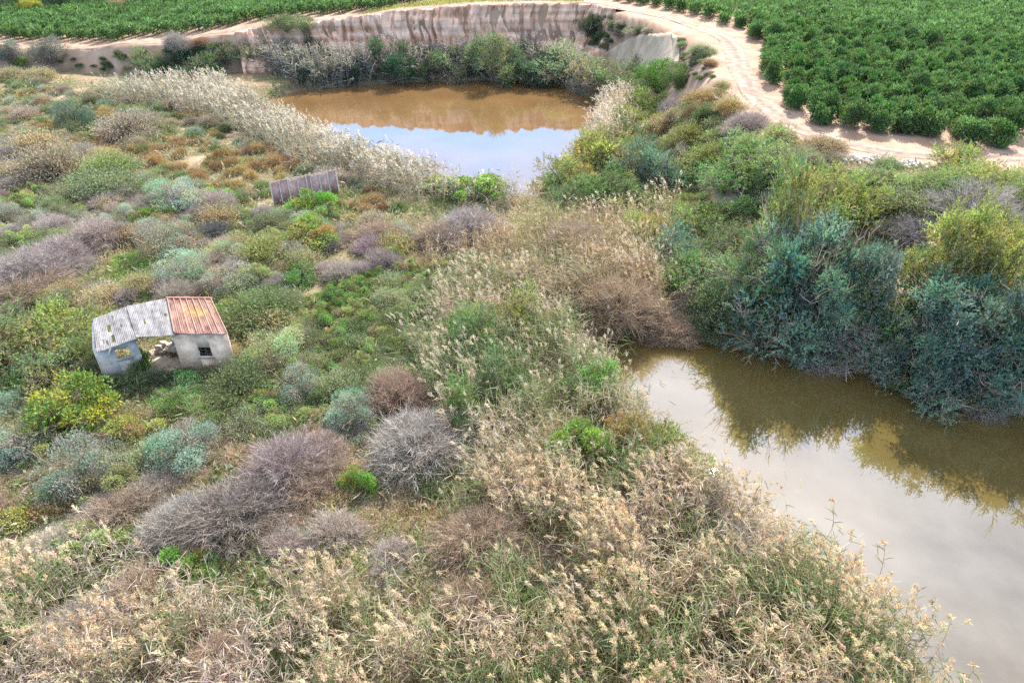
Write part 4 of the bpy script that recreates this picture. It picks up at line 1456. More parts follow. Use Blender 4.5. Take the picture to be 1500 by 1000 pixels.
for (kind, px, py, r, colour, label, cat, zs), (x, y, R) in zip(HAND, PLACED[:len(HAND)]):
    if kind not in SIDE or r < 24 or py < 130:
        continue
    lab, opts = SIDE[kind]
    for _ in range(int(rng.integers(2, 4))):
        a = rng.uniform(0, 2 * math.pi)
        p = np.array([x + math.cos(a) * R * rng.uniform(.6, .95), y + math.sin(a) * R * rng.uniform(.6, .95)])
        ok = True
        for poly in (POND, RIVER):
            ok &= not bool(inside(p[None], poly)[0])
        if not ok or (abs(p[0] + 20) < 4.2 and abs(p[1] - 33.8) < 2.2) or (abs(p[0] + 19) < 3.5 and 58 < p[1] < 61.5):
            continue
        if any((p[0] - kx) ** 2 + (p[1] - ky) ** 2 < (kr + .5) ** 2 for kx, ky, kr in KEEP_OFF):
            continue
        k2, c2 = opts[int(rng.integers(len(opts)))]
        if kind == 'twig' and rng.uniform() < .6:
            k2, c2 = 'twig', colour
        if kind in ('spray', 'dome') and rng.uniform() < .4:
            k2, c2 = kind, colour
        plant(k2, (p[0], p[1], float(hgt(p[None])[0]) - .08), R * rng.uniform(.4, .72), c2, lab, type_of(k2, c2),
              lab, None, zs * rng.uniform(.75, 1.15))

# ------------------------------------------------------------------ more plants of each patch, placed between those above



def on_land(P, m=.4):
    ok = np.ones(len(P), bool)
    for poly in (POND, RIVER):
        d = seg_dist(P, poly)
        ok &= ~(inside(P, poly)) & (d > m)
    return ok


def world_poly(px_poly, h=.6):
    return np.array([spot(x, y, h)[:2] for x, y in px_poly])


def sample(poly, n):
    lo, hi = poly.min(0), poly.max(0)
    out = np.zeros((0, 2))
    while len(out) < n:
        P = rng.uniform(lo, hi, (n * 2, 2))
        out = np.vstack([out, P[inside(P, poly)]])
    return out[:n]




def fill(px_poly, tries, mix, group, land=.4, gap=.75, limit=999):
    """mix = (weight, kind, colour, rmin, rmax, zscale, label, category)"""
    poly = world_poly(px_poly)
    P = sample(poly, tries)
    P = P[on_land(P, land)]
    wts = np.array([m[0] for m in mix], float)
    wts /= wts.sum()
    n = 0
    for p in P:
        if n >= limit:
            break
        # look-alikes stand in patches
        f = fbm(np.array([p[0] / 6]), np.array([p[1] / 6]), 77, 2)[0]
        u = np.clip((f - .5) * 1.6 + .5 + rng.normal(0, .18), 0, .999)
        k = int(np.searchsorted(np.cumsum(wts), u))
        _, kind, colour, r0, r1, zs, label, cat = mix[min(k, len(mix) - 1)]
        R = rng.uniform(r0, r1)
        if any((p[0] - x) ** 2 + (p[1] - y) ** 2 < ((R + r) * gap) ** 2 for x, y, r in PLACED):
            continue
        if any((p[0] - x) ** 2 + (p[1] - y) ** 2 < (R + r) ** 2 for x, y, r in KEEP_OFF):
            continue
        z = hgt(p[None])[0]
        plant(kind, (p[0], p[1], z - .05), R, colour, label, type_of(kind, colour), f'{label}', None, zs * rng.uniform(.85, 1.15), cj=.14)
        PLACED.append((p[0], p[1], R))
        n += 1
    return n


N1 = fill([(-60, 118), (60, 118), (200, 128), (320, 150), (420, 210), (560, 275), (620, 290), (600, 330), (480, 330), (380, 300), (250, 260), (120, 210), (-60, 190)], 8000, [
    (1.2, 'scrub', 'rust', .6, 1.15, 1.05, 'low rust brown scrub bush on the plain left of the pond', 'scrub bush'),
    (.8, 'scrub', 'orange', .5, .95, 1.05, 'low orange brown scrub bush on the plain left of the pond', 'scrub bush'),
    (1.2, 'scrub', 'dullgreen', .5, 1.0, 1.0, 'low dull green scrub bush on the plain left of the pond', 'scrub bush'),
    (.7, 'scrub', 'bluegrey', .5, 1.1, 1.0, 'low blue grey scrub bush on the plain left of the pond', 'scrub bush'),
    (1.0, 'mixed', 'mauve', .8, 1.6, .95, 'low mauve scrub bush on the plain left of the pond', 'scrub bush'),
    (.6, 'mixed', 'sage', .8, 1.5, .95, 'low sage scrub bush on the plain left of the pond', 'scrub bush'),
], 'far', limit=330, gap=.45)
N2 = fill([(-60, 190), (120, 210), (250, 260), (380, 300), (480, 330), (600, 340), (560, 390), (420, 420), (330, 430), (150, 440), (-60, 470)], 4000, [
    (1.0, 'mixed', 'tan', .8, 1.7, 1.0, 'tan twiggy bush in the thick scrub behind the shed', 'scrub bush'),
    (1.2, 'twig', 'mauve', .9, 1.8, .9, 'bare mauve bush in the thick scrub behind the shed', 'scrub bush'),
    (1.0, 'dome', 'grey', .8, 1.5, .95, 'grey green bush in the thick scrub behind the shed', 'scrub bush'),
    (.9, 'leafy', 'palegreen', .7, 1.4, .85, 'pale green leafy bush in the thick scrub behind the shed', 'scrub bush'),
    (.5, 'leafy', 'bright', .5, .9, .7, 'bright green bush in the thick scrub behind the shed', 'scrub bush'),
    (.9, 'mixed', 'sage', .8, 1.7, 1.0, 'sage twiggy bush in the thick scrub behind the shed', 'scrub bush'),
], 'mid', limit=330, gap=.40)
N3 = fill([(330, 430), (420, 420), (560, 390), (640, 380), (700, 380), (640, 440), (600, 520), (600, 560), (480, 600), (380, 640), (330, 600), (340, 520)], 3000, [
    (1.0, 'leafy', 'green', .5, 1.3, .9, 'mid green leafy bush in the green scrub right of the shed', 'scrub bush'),
    (1.2, 'leafy', 'palegreen', .5, 1.3, .9, 'pale green leafy bush in the green scrub right of the shed', 'scrub bush'),
    (.9, 'mixed', 'sage', .7, 1.5, .95, 'sage twiggy bush in the green scrub right of the shed', 'scrub bush'),
    (.9, 'mixed', 'dullgreen', .7, 1.4, .95, 'dull green twiggy bush in the green scrub right of the shed', 'scrub bush'),
    (.5, 'leafy', 'bright', .4, .8, .7, 'bright green bush in the green scrub right of the shed', 'scrub bush'),
], 'green', limit=240, gap=.42)
N4 = fill([(-40, 600), (100, 640), (330, 600), (480, 620), (560, 700), (520, 780), (420, 850), (180, 800), (-40, 810)], 2200, [
    (1.0, 'leafy', 'palegreen', .4, .8, .6, 'low pale green bush between the saltbushes and thickets', 'scrub bush'),
    (1.0, 'mixed', 'tan', .5, .9, .7, 'low tan bush between the saltbushes and thickets', 'scrub bush'),
    (1.0, 'twig', 'brown', .5, 1.0, .7, 'low brown bare bush between the saltbushes and thickets', 'scrub bush'),
    (.6, 'leafy', 'olive', .4, .8, .6, 'low olive bush between the saltbushes and thickets', 'scrub bush'),
], 'front', limit=170, gap=.40)
N5 = fill([(930, 130), (1000, 140), (1080, 190), (1130, 215), (1230, 245), (1340, 258), (1520, 268), (1560, 420), (1560, 560), (1400, 560), (1250, 500), (1090, 470), (1040, 400), (980, 330), (860, 290), (850, 240), (900, 200)], 5000, [
    (1.0, 'spray', 'palegreen', .8, 1.7, .85, 'pale green bush on the slope between track and river', 'slope bush'),
    (1.0, 'spray', 'olive', .8, 1.7, .9, 'olive bush on the slope between track and river', 'slope bush'),
    (.7, 'mixed', 'sage', .7, 1.3, .9, 'sage twiggy bush on the slope between track and river', 'slope bush'),
    (.9, 'spray', 'dullgreen', .8, 1.7, .95, 'dull green bush on the slope between track and river', 'slope bush'),
    (.6, 'mixed', 'mauve', .6, 1.1, .8, 'mauve twiggy bush on the slope between track and river', 'slope bush'),
], 'slope', limit=260, gap=.5)
ER = np.array([(868, 16), (920, 32), (1000, 58), (1038, 82), (1046, 112), (1005, 118), (998, 58), (940, 46), (892, 66), (884, 84), (866, 62)], float)
for (px, py) in sample(ER, 70):
    k = rng.uniform()
    kind, colour, lab = [('scrub', 'sage', 'low sage scrub tuft on the eroded slope under the track'), ('mixed', 'mauve', 'low mauve scrub tuft on the eroded slope under the track'),
                         ('mixed', 'dullgreen', 'low dull green scrub tuft on the eroded slope under the track')][int(k * 2.99)]
    o = plant_px(kind, px, py, rng.uniform(5, 12), colour, lab, type_of(kind, colour), lab, None, .7)
N6 = 70
BK = np.array([(85, 80), (230, 76), (335, 66), (335, 100), (230, 106), (90, 100)], float)
for (px, py) in sample(BK, 36):
    kind, colour, lab = [('scrub', 'tan', 'low tan scrub tuft on the pale bank at far left'), ('mixed', 'dullgreen', 'low dull green scrub tuft on the pale bank at far left')][int(rng.uniform() * 1.99)]
    plant_px(kind, px, py, rng.uniform(4, 10), colour, lab, type_of(kind, colour), lab, None, .7)
N7 = 0
PBK = np.array([at(x, y, 0)[:2] for x, y in [(400, 124), (440, 134), (520, 128), (620, 122), (700, 120), (775, 117), (820, 127), (862, 148)]])
N8 = 0
for k in range(34):
    t = rng.uniform(.2, 6.9)
    j = int(t)
    q_ = PBK[j] + (PBK[j + 1] - PBK[j]) * (t - j) + np.array([.3 + 1.2 * (j == 6), rng.uniform(1.2, 4.5)])
    R = rng.uniform(1.3, 2.4)
    if any((q_[0] - x) ** 2 + (q_[1] - y) ** 2 < ((R + r) * .5) ** 2 for x, y, r in PLACED):
        continue
    kind, colour, lab = [('tall', 'dullgreen', 'dull green shrub among the blue grey reeds under the cliff'), ('tall', 'dark', 'dark green shrub among the blue grey reeds under the cliff'),
                         ('spray', 'sage', 'sage shrub among the blue grey reeds under the cliff')][int(rng.uniform() * 2.99)]
    plant(kind, (q_[0], q_[1], float(hgt(q_[None])[0]) - .1), R, colour, lab, 'shrub', lab, None, rng.uniform(.9, 1.4))
    PLACED.append((q_[0], q_[1], R * .6))
    N8 += 1

# ------------------------------------------------------------------ citrus orchard
ORCH_R = np.array([at(x, y, z)[:2] for x, y, z in [(800, -6, 10.2), (870, -2, 10), (940, 8, 9.8), (1010, 22, 9.4), (1085, 45, 8.9), (1112, 64, 8.6), (1108, 92, 8.2), (1138, 138, 7.7), (1182, 178, 7.3),
                   (1235, 196, 7.1), (1300, 202, 7), (1380, 210, 6.8), (1465, 216, 6.7), (1490, 195, 6.7), (1900, 180, 6.5)]] + [[140, 90], [170, 168], [10, 168]])
ORCH_L = np.array([at(x, y, z)[:2] for x, y, z in [(-150, 57, 4.7), (0, 59, 4.7), (100, 60, 4.9), (200, 55, 5.7), (290, 45, 6.6), (370, 30, 7.6), (450, 20, 8.2), (560, 7, 9.4), (620, -2, 9.8)]] + [[-10, 160], [-160, 160]])
a_ = math.radians(72)
r1, r2 = np.array([math.cos(a_), math.sin(a_)]), np.array([-math.sin(a_), math.cos(a_)])
G1, G2 = np.meshgrid(np.arange(-260, 260), np.arange(-260, 260))
TP = G1.ravel()[:, None] * r1 * 2.0 + G2.ravel()[:, None] * r2 * 2.4 + np.array([3.3, 1.1])
TP = TP[(np.abs(TP[:, 0]) < 200) & (TP[:, 1] > 40) & (TP[:, 1] < 175)]
TP = TP + rng.normal(0, .22, TP.shape)
TP = TP[inside(TP, ORCH_R) | inside(TP, ORCH_L)]
dep = TP[:, 1] * CP + 18 * SP
TP = TP[np.abs(TP[:, 0]) < .79 * dep + 4]
TP = TP[np.argsort(np.hypot(TP[:, 0], TP[:, 1]))]
TZ = hgt(TP)
GROUP = 'citrus trees of the orchard beyond the track'
LABEL = 'dark green rounded citrus tree standing in the dense orchard beyond the track'
for k in range(min(300, len(TP))):
    s = rng.uniform(1.1, 1.5)
    plant('citrus', (*TP[k], TZ[k] - .05), s, (.105, .175, .068), LABEL, 'citrus tree', GROUP, 'citrus_tree', rng.uniform(.9, 1.12), cj=.08)
QO = Quads()
c, rr = lobes(18, 1.6, .62, (.2, .42))
far = TP[300:]
for k in range(len(far)):
    n = 360
    P, d, i = shell_points(n, c, rr, 1.55)
    A = unit(d * .8 + rng.normal(0, .5, (n, 3)) + np.array([0, 0, .75]))
    B = unit(np.cross(A, rng.normal(size=(n, 3))))
    s = rng.uniform(1.1, 1.5)
    a = rng.uniform(0, 6.28)
    R = np.array([[math.cos(a), -math.sin(a), 0], [math.sin(a), math.cos(a), 0], [0, 0, 1]])
    base = np.array([far[k, 0], far[k, 1], TZ[300 + k]])
    lv = np.clip(1 + rng.normal(0, .2, 18), .5, 1.5)[i][:, None]
    QO.leaves((P * s) @ R.T + base, A @ R.T, B @ R.T, s * .32 * rng.uniform(.6, 1.3, n), s * .16, np.array([[.105, .175, .068]]) * lv * tint(n, .2, .08) * rng.uniform(.8, 1.2))
if len(far):
    o = put('orchard_trees', QO.mesh('orchard_trees', M_CITRUS))
    tag(o, 'far dark green citrus orchard rows at the top of the view', 'orchard', kind='stuff')

for px, Y, R, H, colour, label in [
        (10, 150, 4.0, 5.0, 'dark', 'dark tree at the top left photo corner behind the orchard'), (44, 146, 2.2, 3.8, 'flower', 'yellow leaved tree among dark trees at the top left'),
        (92, 152, 3.6, 4.6, 'dark', 'dark tree right of the yellow leaved tree'), (150, 156, 3.6, 4.6, 'tealdark', 'dark bluish tree at the top photo edge behind the orchard'),
        (215, 154, 3.2, 4.2, 'dark', 'dark tree behind the orchard left of the brownish one'), (178, 149, 2.4, 2.2, 'brown', 'brownish bush behind the orchard rows at top left'),
        (266, 157, 3.4, 4.2, 'tealdark', 'dark bluish tree right of the brownish bush'), (312, 159, 3.0, 4.0, 'dark', 'dark tree at the right end of the trees behind the orchard')]:
    x = (px - 750) / 1000 * (Y * CP + 18 * SP)
    kind = 'mixed' if colour == 'brown' else 'tall'
    plant(kind, (x, Y, float(hgt(np.array([[x, Y]]))[0]) - .1), R, colour, label, 'tree' if kind == 'tall' else 'bush', None, None, H / (R * HGT[kind]))

# ------------------------------------------------------------------ reeds
def reeds(name, label, px_poly, h_vis, density, height, stem_c, leaf_c, plume_c, plume=.42, plume_n=15, leaf_n=6, lean=.28, wind=(-.35, .1), width=1.0, land=-1.2,
          leaf_l=.55, plume_share=.8, patch=None, canes=.12, thr=.40, poly=None, keep=.06):
    poly = world_poly(px_poly, h_vis) if poly is None else poly
    x, y = poly[:, 0], poly[:, 1]
    area = abs(np.dot(x, np.roll(y, -1)) - np.dot(y, np.roll(x, -1))) / 2
    n = int(area * density)
    P = sample(poly, n)
    if patch is not None:                                        # gaps and thicker tufts
        f = fbm(P[:, 0] / patch, P[:, 1] / patch, 55, 3)
        P = P[f + rng.normal(0, .07, len(P)) > thr]
    P = P[on_land(P, land)]
    for (x_, y_, r_) in PLACED:
        d = np.hypot(P[:, 0] - x_, P[:, 1] - y_)
        P = P[(d > r_ * .72) | (rng.uniform(size=len(P)) < keep)]
    n = len(P)
    z = np.maximum(hgt(P), -.35)
    hh = height * rng.uniform(.72, 1.12, n)
    tuft = (fbm(P[:, 0] / 1.1, P[:, 1] / 1.1, 91, 2) - .5)
    a = rng.uniform(0, 2 * math.pi, n)
    ln = np.abs(rng.normal(0, lean, n))
    cane = rng.uniform(size=n) < canes
    ln = np.where(cane, rng.uniform(.5, 1.6, n), ln)
    dx = np.cos(a) * ln + wind[0] * .4 + tuft
    dy = np.sin(a) * ln + wind[1] * .4 - tuft * .6
    ts = np.array([0, .4, .75, 1.0])
    X = np.zeros((n, 4, 3))
    X[..., 0] = P[:, :1] + dx[:, None] * (ts ** 1.6) * hh[:, None]
    X[..., 1] = P[:, 1:] + dy[:, None] * (ts ** 1.6) * hh[:, None]
    shrink = 1 / np.sqrt(1 + dx ** 2 + dy ** 2)
    X[..., 2] = z[:, None] - .05 + ts * (hh * shrink)[:, None]
    Q = Quads()
    tc_ = np.where(cane[:, None], np.array([(.46, .40, .36)]), np.array([stem_c])) * tint(n, .2, .05)
    Q.ribbons(X, np.array([.022, .02, .016, .010]) * width, unit(np.cross(unit(X[:, 3] - X[:, 0]), rng.normal(size=(n, 3)))), tc_)
    # leaf blades
    m = leaf_n
    i = np.repeat(np.arange(n), m)
    t = rng.uniform(.22, .98, n * m)
    k = np.minimum((t * 3).astype(int), 2)
    tt = np.interp(t, [0, .4, .75, 1.0], [0, 1, 2, 3])
    k = np.minimum(tt.astype(int), 2)
    f = tt - k
    S = X[i, k] * (1 - f)[:, None] + X[i, k + 1] * f[:, None]
    az = rng.uniform(0, 2 * math.pi, n * m)
    dirv = unit(np.stack([np.cos(az) + wind[0], np.sin(az) + wind[1], rng.uniform(.0, 1.1, n * m)], 1))
    L = leaf_l * rng.uniform(.5, 1.2, n * m)
    E = np.stack([S, S + dirv * L[:, None] * .55, S + dirv * L[:, None] * np.array([1, 1, .55])], 1)
    side = unit(np.cross(dirv, rng.normal(size=(n * m, 3))))
    leaf_c = np.atleast_2d(leaf_c)
    ff = fbm(P[:, 0] / 2.5, P[:, 1] / 2.5, 14, 2)
    pick = np.clip(((ff[i] - .5) * 2.2 + .5 + rng.normal(0, .22, n * m)) * len(leaf_c), 0, len(leaf_c) - .01).astype(int)
    Q.ribbons(E, np.array([.028, .036, .006]) * width, side, leaf_c[pick] * tint(n * m, .2, .07))
    # plumes
    has = np.where((rng.uniform(size=n) < plume_share * np.clip((fbm(P[:, 0] / 3.5, P[:, 1] / 3.5, 44, 3) - .34) * 5, .08, 1.2)) & ~cane)[0]
    h = len(has)
    T = X[has, 3]
    ax0 = unit(X[has, 3] - X[has, 2])
    bend = np.column_stack([np.full(h, wind[0]), np.full(h, wind[1]), np.full(h, -.25)]) + rng.normal(0, .25, (h, 3))
    pl = plume * rng.uniform(.6, 1.25, h)
    j = np.linspace(0, 1, plume_n)
    C = T[:, None] + (ax0[:, None] * j[None, :, None] + bend[:, None] * (j ** 2)[None, :, None] * .7) * pl[:, None, None]
    C = C.reshape(-1, 3)
    N = len(C)
    A = unit(np.repeat(ax0 + bend * .7, plume_n, 0) + rng.normal(0, .42, (N, 3)))
    C = C + rng.normal(0, .035, (N, 3)) * (plume / .4)
    B = unit(np.cross(A, rng.normal(size=(N, 3))))
    wd = np.tile(np.sin(np.pi * np.clip(j * .8 + .15, 0, 1)), h)
    pc = np.repeat(np.array([plume_c]) * tint(h, .16, .04), plume_n, 0) * tint(N, .08, .03)
    Q.leaves(C, A, B, np.repeat(pl, plume_n) * .36 * (.5 + wd * .7), plume * .085 * (.5 + wd) * (1.5 if plume_n < 18 else 1), pc)
    o = put(name, Q.mesh(name, M_REED))
    tag(o, label, 'reeds', kind='stuff')
    return n


CREAM, TAN_, GREY_ = (.53, .43, .29), (.42, .31, .19), (.40, .34, .28)
LEAFMIX = [(.14, .20, .075), (.16, .21, .085), (.20, .22, .10), (.33, .28, .17), (.44, .35, .23), (.46, .37, .28), (.42, .34, .27)]
NR = {}
NR['front'] = reeds('reed_bed', 'dense cream plumed reeds along the lower edge of the photo',
                    [(-60, 850), (60, 810), (180, 800), (300, 850), (400, 870), (500, 800), (540, 740), (620, 725), (720, 690), (820, 680), (1000, 665), (1085, 668), (1165, 712), (1230, 765),
                     (1280, 830), (1335, 885), (1385, 950), (1440, 1040), (1460, 1180), (-60, 1180)], 2.0, 19, 2.5, (.40, .33, .25), LEAFMIX, CREAM, .35, 36, 8, patch=2.4, leaf_l=.55, plume_share=.8, canes=.14, thr=.455, lean=.2, keep=.08, land=-2.0)
NR['left'] = reeds('reed_bed', 'grey mauve canes with few plumes in the lower left corner',
                   [(-60, 830), (60, 800), (190, 775), (250, 800), (300, 860), (420, 900), (430, 1180), (-60, 1180)], 1.8, 9, 2.2, (.40, .33, .29), [(.30, .27, .19), (.40, .33, .27), (.42, .35, .30)],
                   (.58, .46, .33), .38, 30, 6, canes=.35, plume_share=.35)
NR['middle'] = reeds('reed_bed', 'belt of greenish reeds with pale plumes beside the river head',
                     [(590, 440), (700, 385), (800, 365), (900, 380), (945, 450), (925, 520), (955, 570), (1010, 620), (1075, 700), (1075, 730), (1000, 700), (820, 690), (720, 700), (650, 640), (640, 560), (600, 510)],
                     2.0, 19, 2.6, (.38, .32, .24), [(.13, .20, .08), (.15, .21, .09), (.20, .22, .11), (.29, .26, .16), (.36, .30, .21)], (.52, .44, .34), .34, 24, 9, leaf_l=.55, plume_share=.36, canes=.12, lean=.2, keep=.08, land=-1.6, patch=2.5, thr=.42)
NR['upper'] = reeds('reed_bed', 'tan brown reeds between the pond outlet and the river head',
                    [(700, 300), (790, 290), (870, 305), (990, 300), (1000, 330), (950, 390), (850, 380), (760, 385), (640, 400), (620, 350)],
                    2.0, 15, 2.5, TAN_, [(.18, .20, .10), (.24, .20, .12), (.33, .25, .16), (.30, .22, .16)], (.52, .43, .33), .34, 18, 7, plume_share=.45, keep=.2, lean=.2, patch=2.5, thr=.38)
NR['fan'] = reeds('reed_bed', 'upright brown reeds with pale tips at the head of the river',
                   [(835, 360), (900, 345), (965, 385), (985, 450), (930, 485), (870, 450)], 1.8, 22, 3.0, (.36, .27, .19), [(.30, .22, .14), (.34, .25, .16), (.20, .20, .10)],
                   (.50, .42, .32), .34, 20, 7, plume_share=.5, keep=.75, lean=.22)
NR['shore'] = reeds('reed_bed', 'pale silvery reeds lining the near shore of the round pond',
                    [(150, 122), (250, 116), (325, 112), (350, 128), (390, 150), (440, 175), (520, 205), (600, 232), (680, 258), (760, 268), (750, 285), (690, 280), (600, 268), (520, 250), (430, 222), (370, 190), (310, 160), (220, 140), (150, 135)],
                    1.8, 8, 2.9, (.36, .31, .25), [(.25, .235, .175), (.18, .20, .12), (.35, .31, .25)], (.54, .49, .42), .5, 10, 6, width=1.7, lean=.2, leaf_l=.7, plume_share=.75)
PB = np.array([at(x, y, 0)[:2] for x, y in [(392, 121), (412, 127), (440, 134), (520, 128), (620, 122), (700, 120), (775, 117), (820, 127), (860, 146)]])
STRIP = np.vstack([PB + np.array([0, -.4]), (PB + np.stack([np.full(len(PB), .8), np.interp(np.arange(len(PB)), [0, 3, 8], [3.0, 5.5, 6.0])], 1))[::-1]])
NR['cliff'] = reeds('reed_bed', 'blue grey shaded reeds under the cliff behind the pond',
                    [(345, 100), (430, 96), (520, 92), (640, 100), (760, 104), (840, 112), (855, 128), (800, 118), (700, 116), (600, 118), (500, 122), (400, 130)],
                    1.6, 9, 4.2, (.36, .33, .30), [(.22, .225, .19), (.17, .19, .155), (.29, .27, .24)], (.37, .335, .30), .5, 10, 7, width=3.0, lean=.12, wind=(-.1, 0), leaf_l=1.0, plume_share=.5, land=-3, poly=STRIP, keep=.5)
NR['rshore'] = reeds('reed_bed', 'pale silvery reeds on the right shore of the round pond',
                     [(865, 165), (890, 140), (930, 125), (935, 165), (905, 200), (870, 205)],
                     1.6, 8, 2.6, (.44, .36, .28), [(.30, .27, .18), (.42, .36, .28)], (.54, .48, .42), .45, 10, 6, width=1.6)
NR['bank'] = reeds('reed_bed', 'dry plumed reeds amid the teal trees of the river bank',
                   [(1240, 440), (1385, 440), (1380, 495), (1310, 515), (1245, 495)],
                   .5, 16, 4.0, (.40, .32, .24), [(.24, .22, .12), (.36, .29, .2)], (.58, .5, .4), .42, 20, 6, keep=.9, lean=.15)
NR['tam'] = reeds('reed_bed', 'small reed stand under the blue green tamarisk by the pond',
                  [(945, 275), (985, 262), (1000, 290), (960, 305), (860, 305), (850, 298)],
                  1.8, 9, 2.3, (.42, .34, .26), [(.28, .24, .14), (.38, .3, .2)], (.62, .52, .42), .4, 10, 5)
NR['outlet'] = reeds('reed_bed', 'thin reeds in the shallow outlet of the round pond',
                     [(690, 262), (770, 262), (800, 275), (790, 292), (720, 292)], .8, 4, 1.5, (.42, .34, .26), [(.28, .24, .14), (.38, .3, .2)], (.6, .52, .42), .3, 8, 4)


def single_reed(px, py, label):
    """one reed standing clear of the bed: stem, blades, plume"""
    h = rng.uniform(1.6, 2.0)
    g = spot(px, py, h)
    root = bpy.data.objects.new('reed', None)
    COL.objects.link(root)
    root.location = (g[0] + .25, g[1], -.3)
    tag(root, label, 'reed', 'single reeds over the river')
    top = np.array([-.25 + rng.normal(0, .1), rng.normal(0, .1), h + .3])
    ts = np.array([0, .35, .7, 1.])
    X = (ts[:, None] ** np.array([[1.6, 1.6, 1.0]]) * top)[None]
    Q = Quads()
    Q.tubes(X, np.array([.014, .012, .009, .006]), np.array([TAN_]), 4)
    put('stem', Q.mesh('stem', M_REED), root)
    n = 9
    t = np.sort(rng.uniform(.35, .95, n))
    S = np.stack([np.interp(t, ts, X[0, :, k]) for k in range(3)], 1)
    az = rng.uniform(0, 6.28, n)
    d = unit(np.stack([np.cos(az), np.sin(az), rng.uniform(-.1, .7, n)], 1))
    E = np.stack([S, S + d * .28, S + d * .5 * np.array([1, 1, .5])], 1)
    Q = Quads()
    Q.ribbons(E, np.array([.03, .04, .006]), unit(np.cross(d, rng.normal(size=(n, 3)))), np.array([(.20, .19, .08)]) * tint(n))
    put('leaves', Q.mesh('leaves', M_REED), root)
    j = np.linspace(0, 1, 26)
    C = top + np.column_stack([-.3 * j ** 2, .05 * j, .30 * j - .18 * j ** 2])
    A = unit(rng.normal(0, .6, (26, 3)) + np.array([-.4, 0, .5]))
    B = unit(np.cross(A, rng.normal(size=(26, 3))))
    Q = Quads()
    Q.leaves(C, A, B, .19 * np.sin(np.pi * (j * .75 + .2)), .075, np.array([(.55, .42, .27)]) * tint(26, .1, .04))
    put('plume', Q.mesh('plume', M_REED), root)


for px, py in [(1225, 738), (1300, 800), (1345, 862), (1392, 905), (1420, 975)]:
    single_reed(px, py, 'single plumed reed standing clear of the bed over the river')

# ------------------------------------------------------------------ low growth and litter between the plants
def cover():
    n0 = 105000
    # more points close by, where they show larger
    u = rng.uniform(0, 1, n0)
    Y = 14 * (112 / 14) ** u
    X = rng.uniform(-1, 1, n0) * (.8 * (Y * CP + 23 * SP) + 3)
    P = np.stack([X, Y], 1)
    lo, hi = inside(P, LOW_POLY), inside(P, HIGH_POLY)
    wet = (P[:, 0] > 18) & (P[:, 1] < 78)
    P = P[(lo | (wet & ~hi)) & on_land(P, .2)]
    bare = fbm(P[:, 0] / 3.0, P[:, 1] / 3.0, 21, 3)
    far = smooth((P[:, 1] - 48) / 25)
    P = P[~((bare > .60) & (rng.uniform(size=len(P)) < .8 * far))]
    for (x, y, r) in [(-21.2, 34.3, 1.5), (-20.3, 34.4, 1.4)]:
        P = P[np.hypot(P[:, 0] - x, P[:, 1] - y) > r]
    P = P[seg_dist(P, np.array(PATH), False) > .7]
    # the small sandy clearings
    for px, py, r in [(455, 425, .9), (500, 380, .8), (690, 585 - 330, .0), (110, 219, .6), (270, 240, .8), (290, 238, .7), (230, 190, .7), (185, 220, .5)]:
        c = spot(px, py)
        P = P[np.hypot((P[:, 0] - c[0]) * .6, P[:, 1] - c[1]) > r]
    n = len(P)
    z = hgt(P)
    m = 10
    pal = np.array([(.15, .20, .08), (.20, .23, .11), (.27, .25, .16), (.37, .31, .22), (.33, .26, .20), (.25, .27, .20), (.19, .25, .09), (.35, .31, .27), (.36, .27, .18)])
    f = fbm(P[:, 0] / 3.2, P[:, 1] / 3.2, 33, 3)
    pick = np.clip((((f - .5) * 2.4 + .5) * 9 + rng.normal(0, 1.9, n)), 0, 8.99).astype(int)
    sz = np.interp(P[:, 1], [14, 60, 115], [.65, .95, 1.15]) * np.exp(rng.normal(0, .35, n))
    i = np.repeat(np.arange(n), m)
    N = n * m
    off = rng.normal(0, .22, (N, 2)) * sz[i][:, None]
    base = np.column_stack([P[i] + off, z[i] + np.abs(rng.normal(0, .16, N)) * sz[i]])
    A = unit(np.column_stack([off * 2.2 + rng.normal(0, .4, (N, 2)), rng.uniform(.2, 1.2, N)]))
    B = unit(np.cross(A, rng.normal(size=(N, 3))))
    Q = Quads()
    Q.leaves(base, A, B, .27 * sz[i] * rng.uniform(.5, 1.5, N), .05 * sz[i] * rng.uniform(.7, 1.4, N), pal[pick][i] * tint(N, .2, .08))
    tag(put('ground_cover', Q.mesh('ground_cover', M_LEAF)), 'low mixed herbs and litter covering the plain between bushes', 'ground cover', kind='stuff')


cover()


def grass(name, label, poly, density, h, pal, w=.05):
    x, y = poly[:, 0], poly[:, 1]
    n = int(abs(np.dot(x, np.roll(y, -1)) - np.dot(y, np.roll(x, -1))) / 2 * density)
    P = sample(poly, n)
    ed = seg_dist(P, poly)
    P = P[rng.uniform(size=n) < np.clip(ed / .5, .1, 1)]
    n = len(P)
    base = np.column_stack([P, hgt(P) - .02])
    A = unit(np.column_stack([rng.normal(0, .35, (n, 2)), np.ones(n)]))
    B = unit(np.cross(A, rng.normal(size=(n, 3))))
    pal = np.array(pal)
    Q = Quads()
    Q.leaves(base, A, B, h * rng.uniform(.5, 1.3, n), w, pal[rng.integers(0, len(pal), n)] * tint(n, .15, .06))
    tag(put(name, Q.mesh(name, M_LEAF)), label, 'grass', kind='stuff')


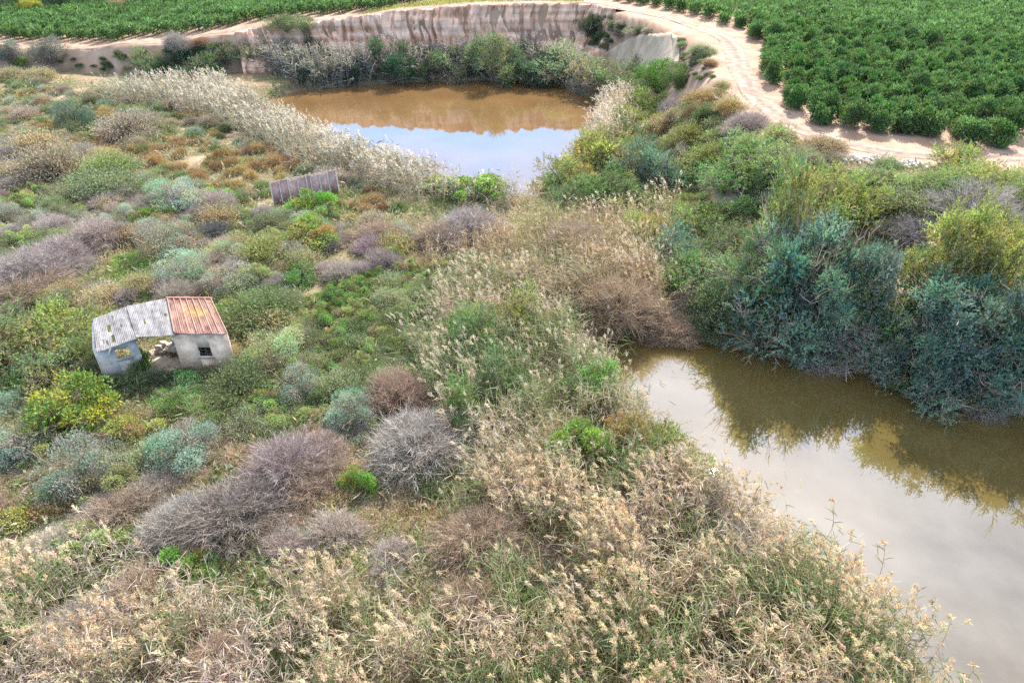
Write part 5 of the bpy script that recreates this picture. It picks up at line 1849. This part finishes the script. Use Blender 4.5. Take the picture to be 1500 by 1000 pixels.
grass('grass', 'bright green grass patch among the bushes behind the shed', world_poly([(150, 402), (165, 378), (200, 368), (228, 378), (235, 405), (205, 422), (170, 420)], 0), 150, .34, [(.13, .30, .03), (.17, .36, .035)])
grass('grass', 'yellow green grass strip on the top of the cliff', np.array([at(*p)[:2] for p in [(520, 19, 8.7), (600, 9, 9.5), (700, 3, 10.2), (800, 2, 10.2), (860, 4, 10), (850, -3, 10.2), (780, -6, 10.2), (640, -4, 9.8), (540, 10, 9.1)]]), 14, .5, [(.20, .26, .05), (.28, .28, .08), (.34, .28, .14)], .14)

# ------------------------------------------------------------------ stones along the track, dead branches on the bank
def stones():
    M = noise_mat('stone', (.34, .29, .27), (.55, .48, .44), 4, .9, bump=.3)
    Q = Quads()
    line = np.array([spot(x, y)[:2] for x, y in [(1235, 232), (1270, 236), (1310, 240), (1345, 244)]])
    for k in range(340):
        t = rng.uniform(0, 3)
        j = min(int(t), 2)
        p = line[j] + (line[j + 1] - line[j]) * (t - j) + rng.normal(0, .5, 2)
        s = rng.uniform(.08, .28)
        z = hgt(p[None])[0]
        a, b = rng.uniform(0, 3.14, 2)
        X = np.array([[math.cos(a), math.sin(a), .3], [-math.sin(a), math.cos(a), .2 * b], [.1, -.2, 1]])
        X = np.array([x / np.linalg.norm(x) for x in X])
        Q.box((p[0], p[1], z + s * .3), s * rng.uniform(.6, 1.5, 3), (1, 1, 1), X)
    o = put('rubble', Q.mesh('rubble', M))
    bv = o.modifiers.new('bevel', 'BEVEL')
    bv.width = .03
    tag(o, 'heap of grey stones along the near edge of the track', 'rubble', kind='stuff')


stones()
for px, py, dx, dy, L, lab in [(1240, 520, -.3, -.9, 2.2, 'dead branch dropping straight to the water among teal trees'),
                               (1010, 490, -.95, .1, 2.6, 'dead branch lying in the dark river head')]:
    g = spot(px, py, .5)
    Q = Quads()
    e = np.array([dx, dy, -.12]) * L
    X = np.array([[0, 0, .5], e * .5 + [0, .1, .25], e])[None]
    Q.tubes(X, np.array([.06, .045, .02]), np.array([[.40, .35, .31]]), 5)
    n = 12
    t = rng.uniform(.2, .95, n)
    S = X[0, 0] + np.outer(t, e) * .98
    d = unit(np.array([dx, dy, .2]) + rng.normal(0, .6, (n, 3)))
    Q.tubes(np.stack([S, S + d * .3, S + d * .7], 1), np.array([.018, .012, .005]), np.array([[.40, .35, .31]]) * np.ones((n, 1)), 4)
    o = put('dead_branch', Q.mesh('dead_branch', M_TWIG), None, (g[0], g[1], max(g[2], 0) + .1))
    tag(o, lab, 'branch')
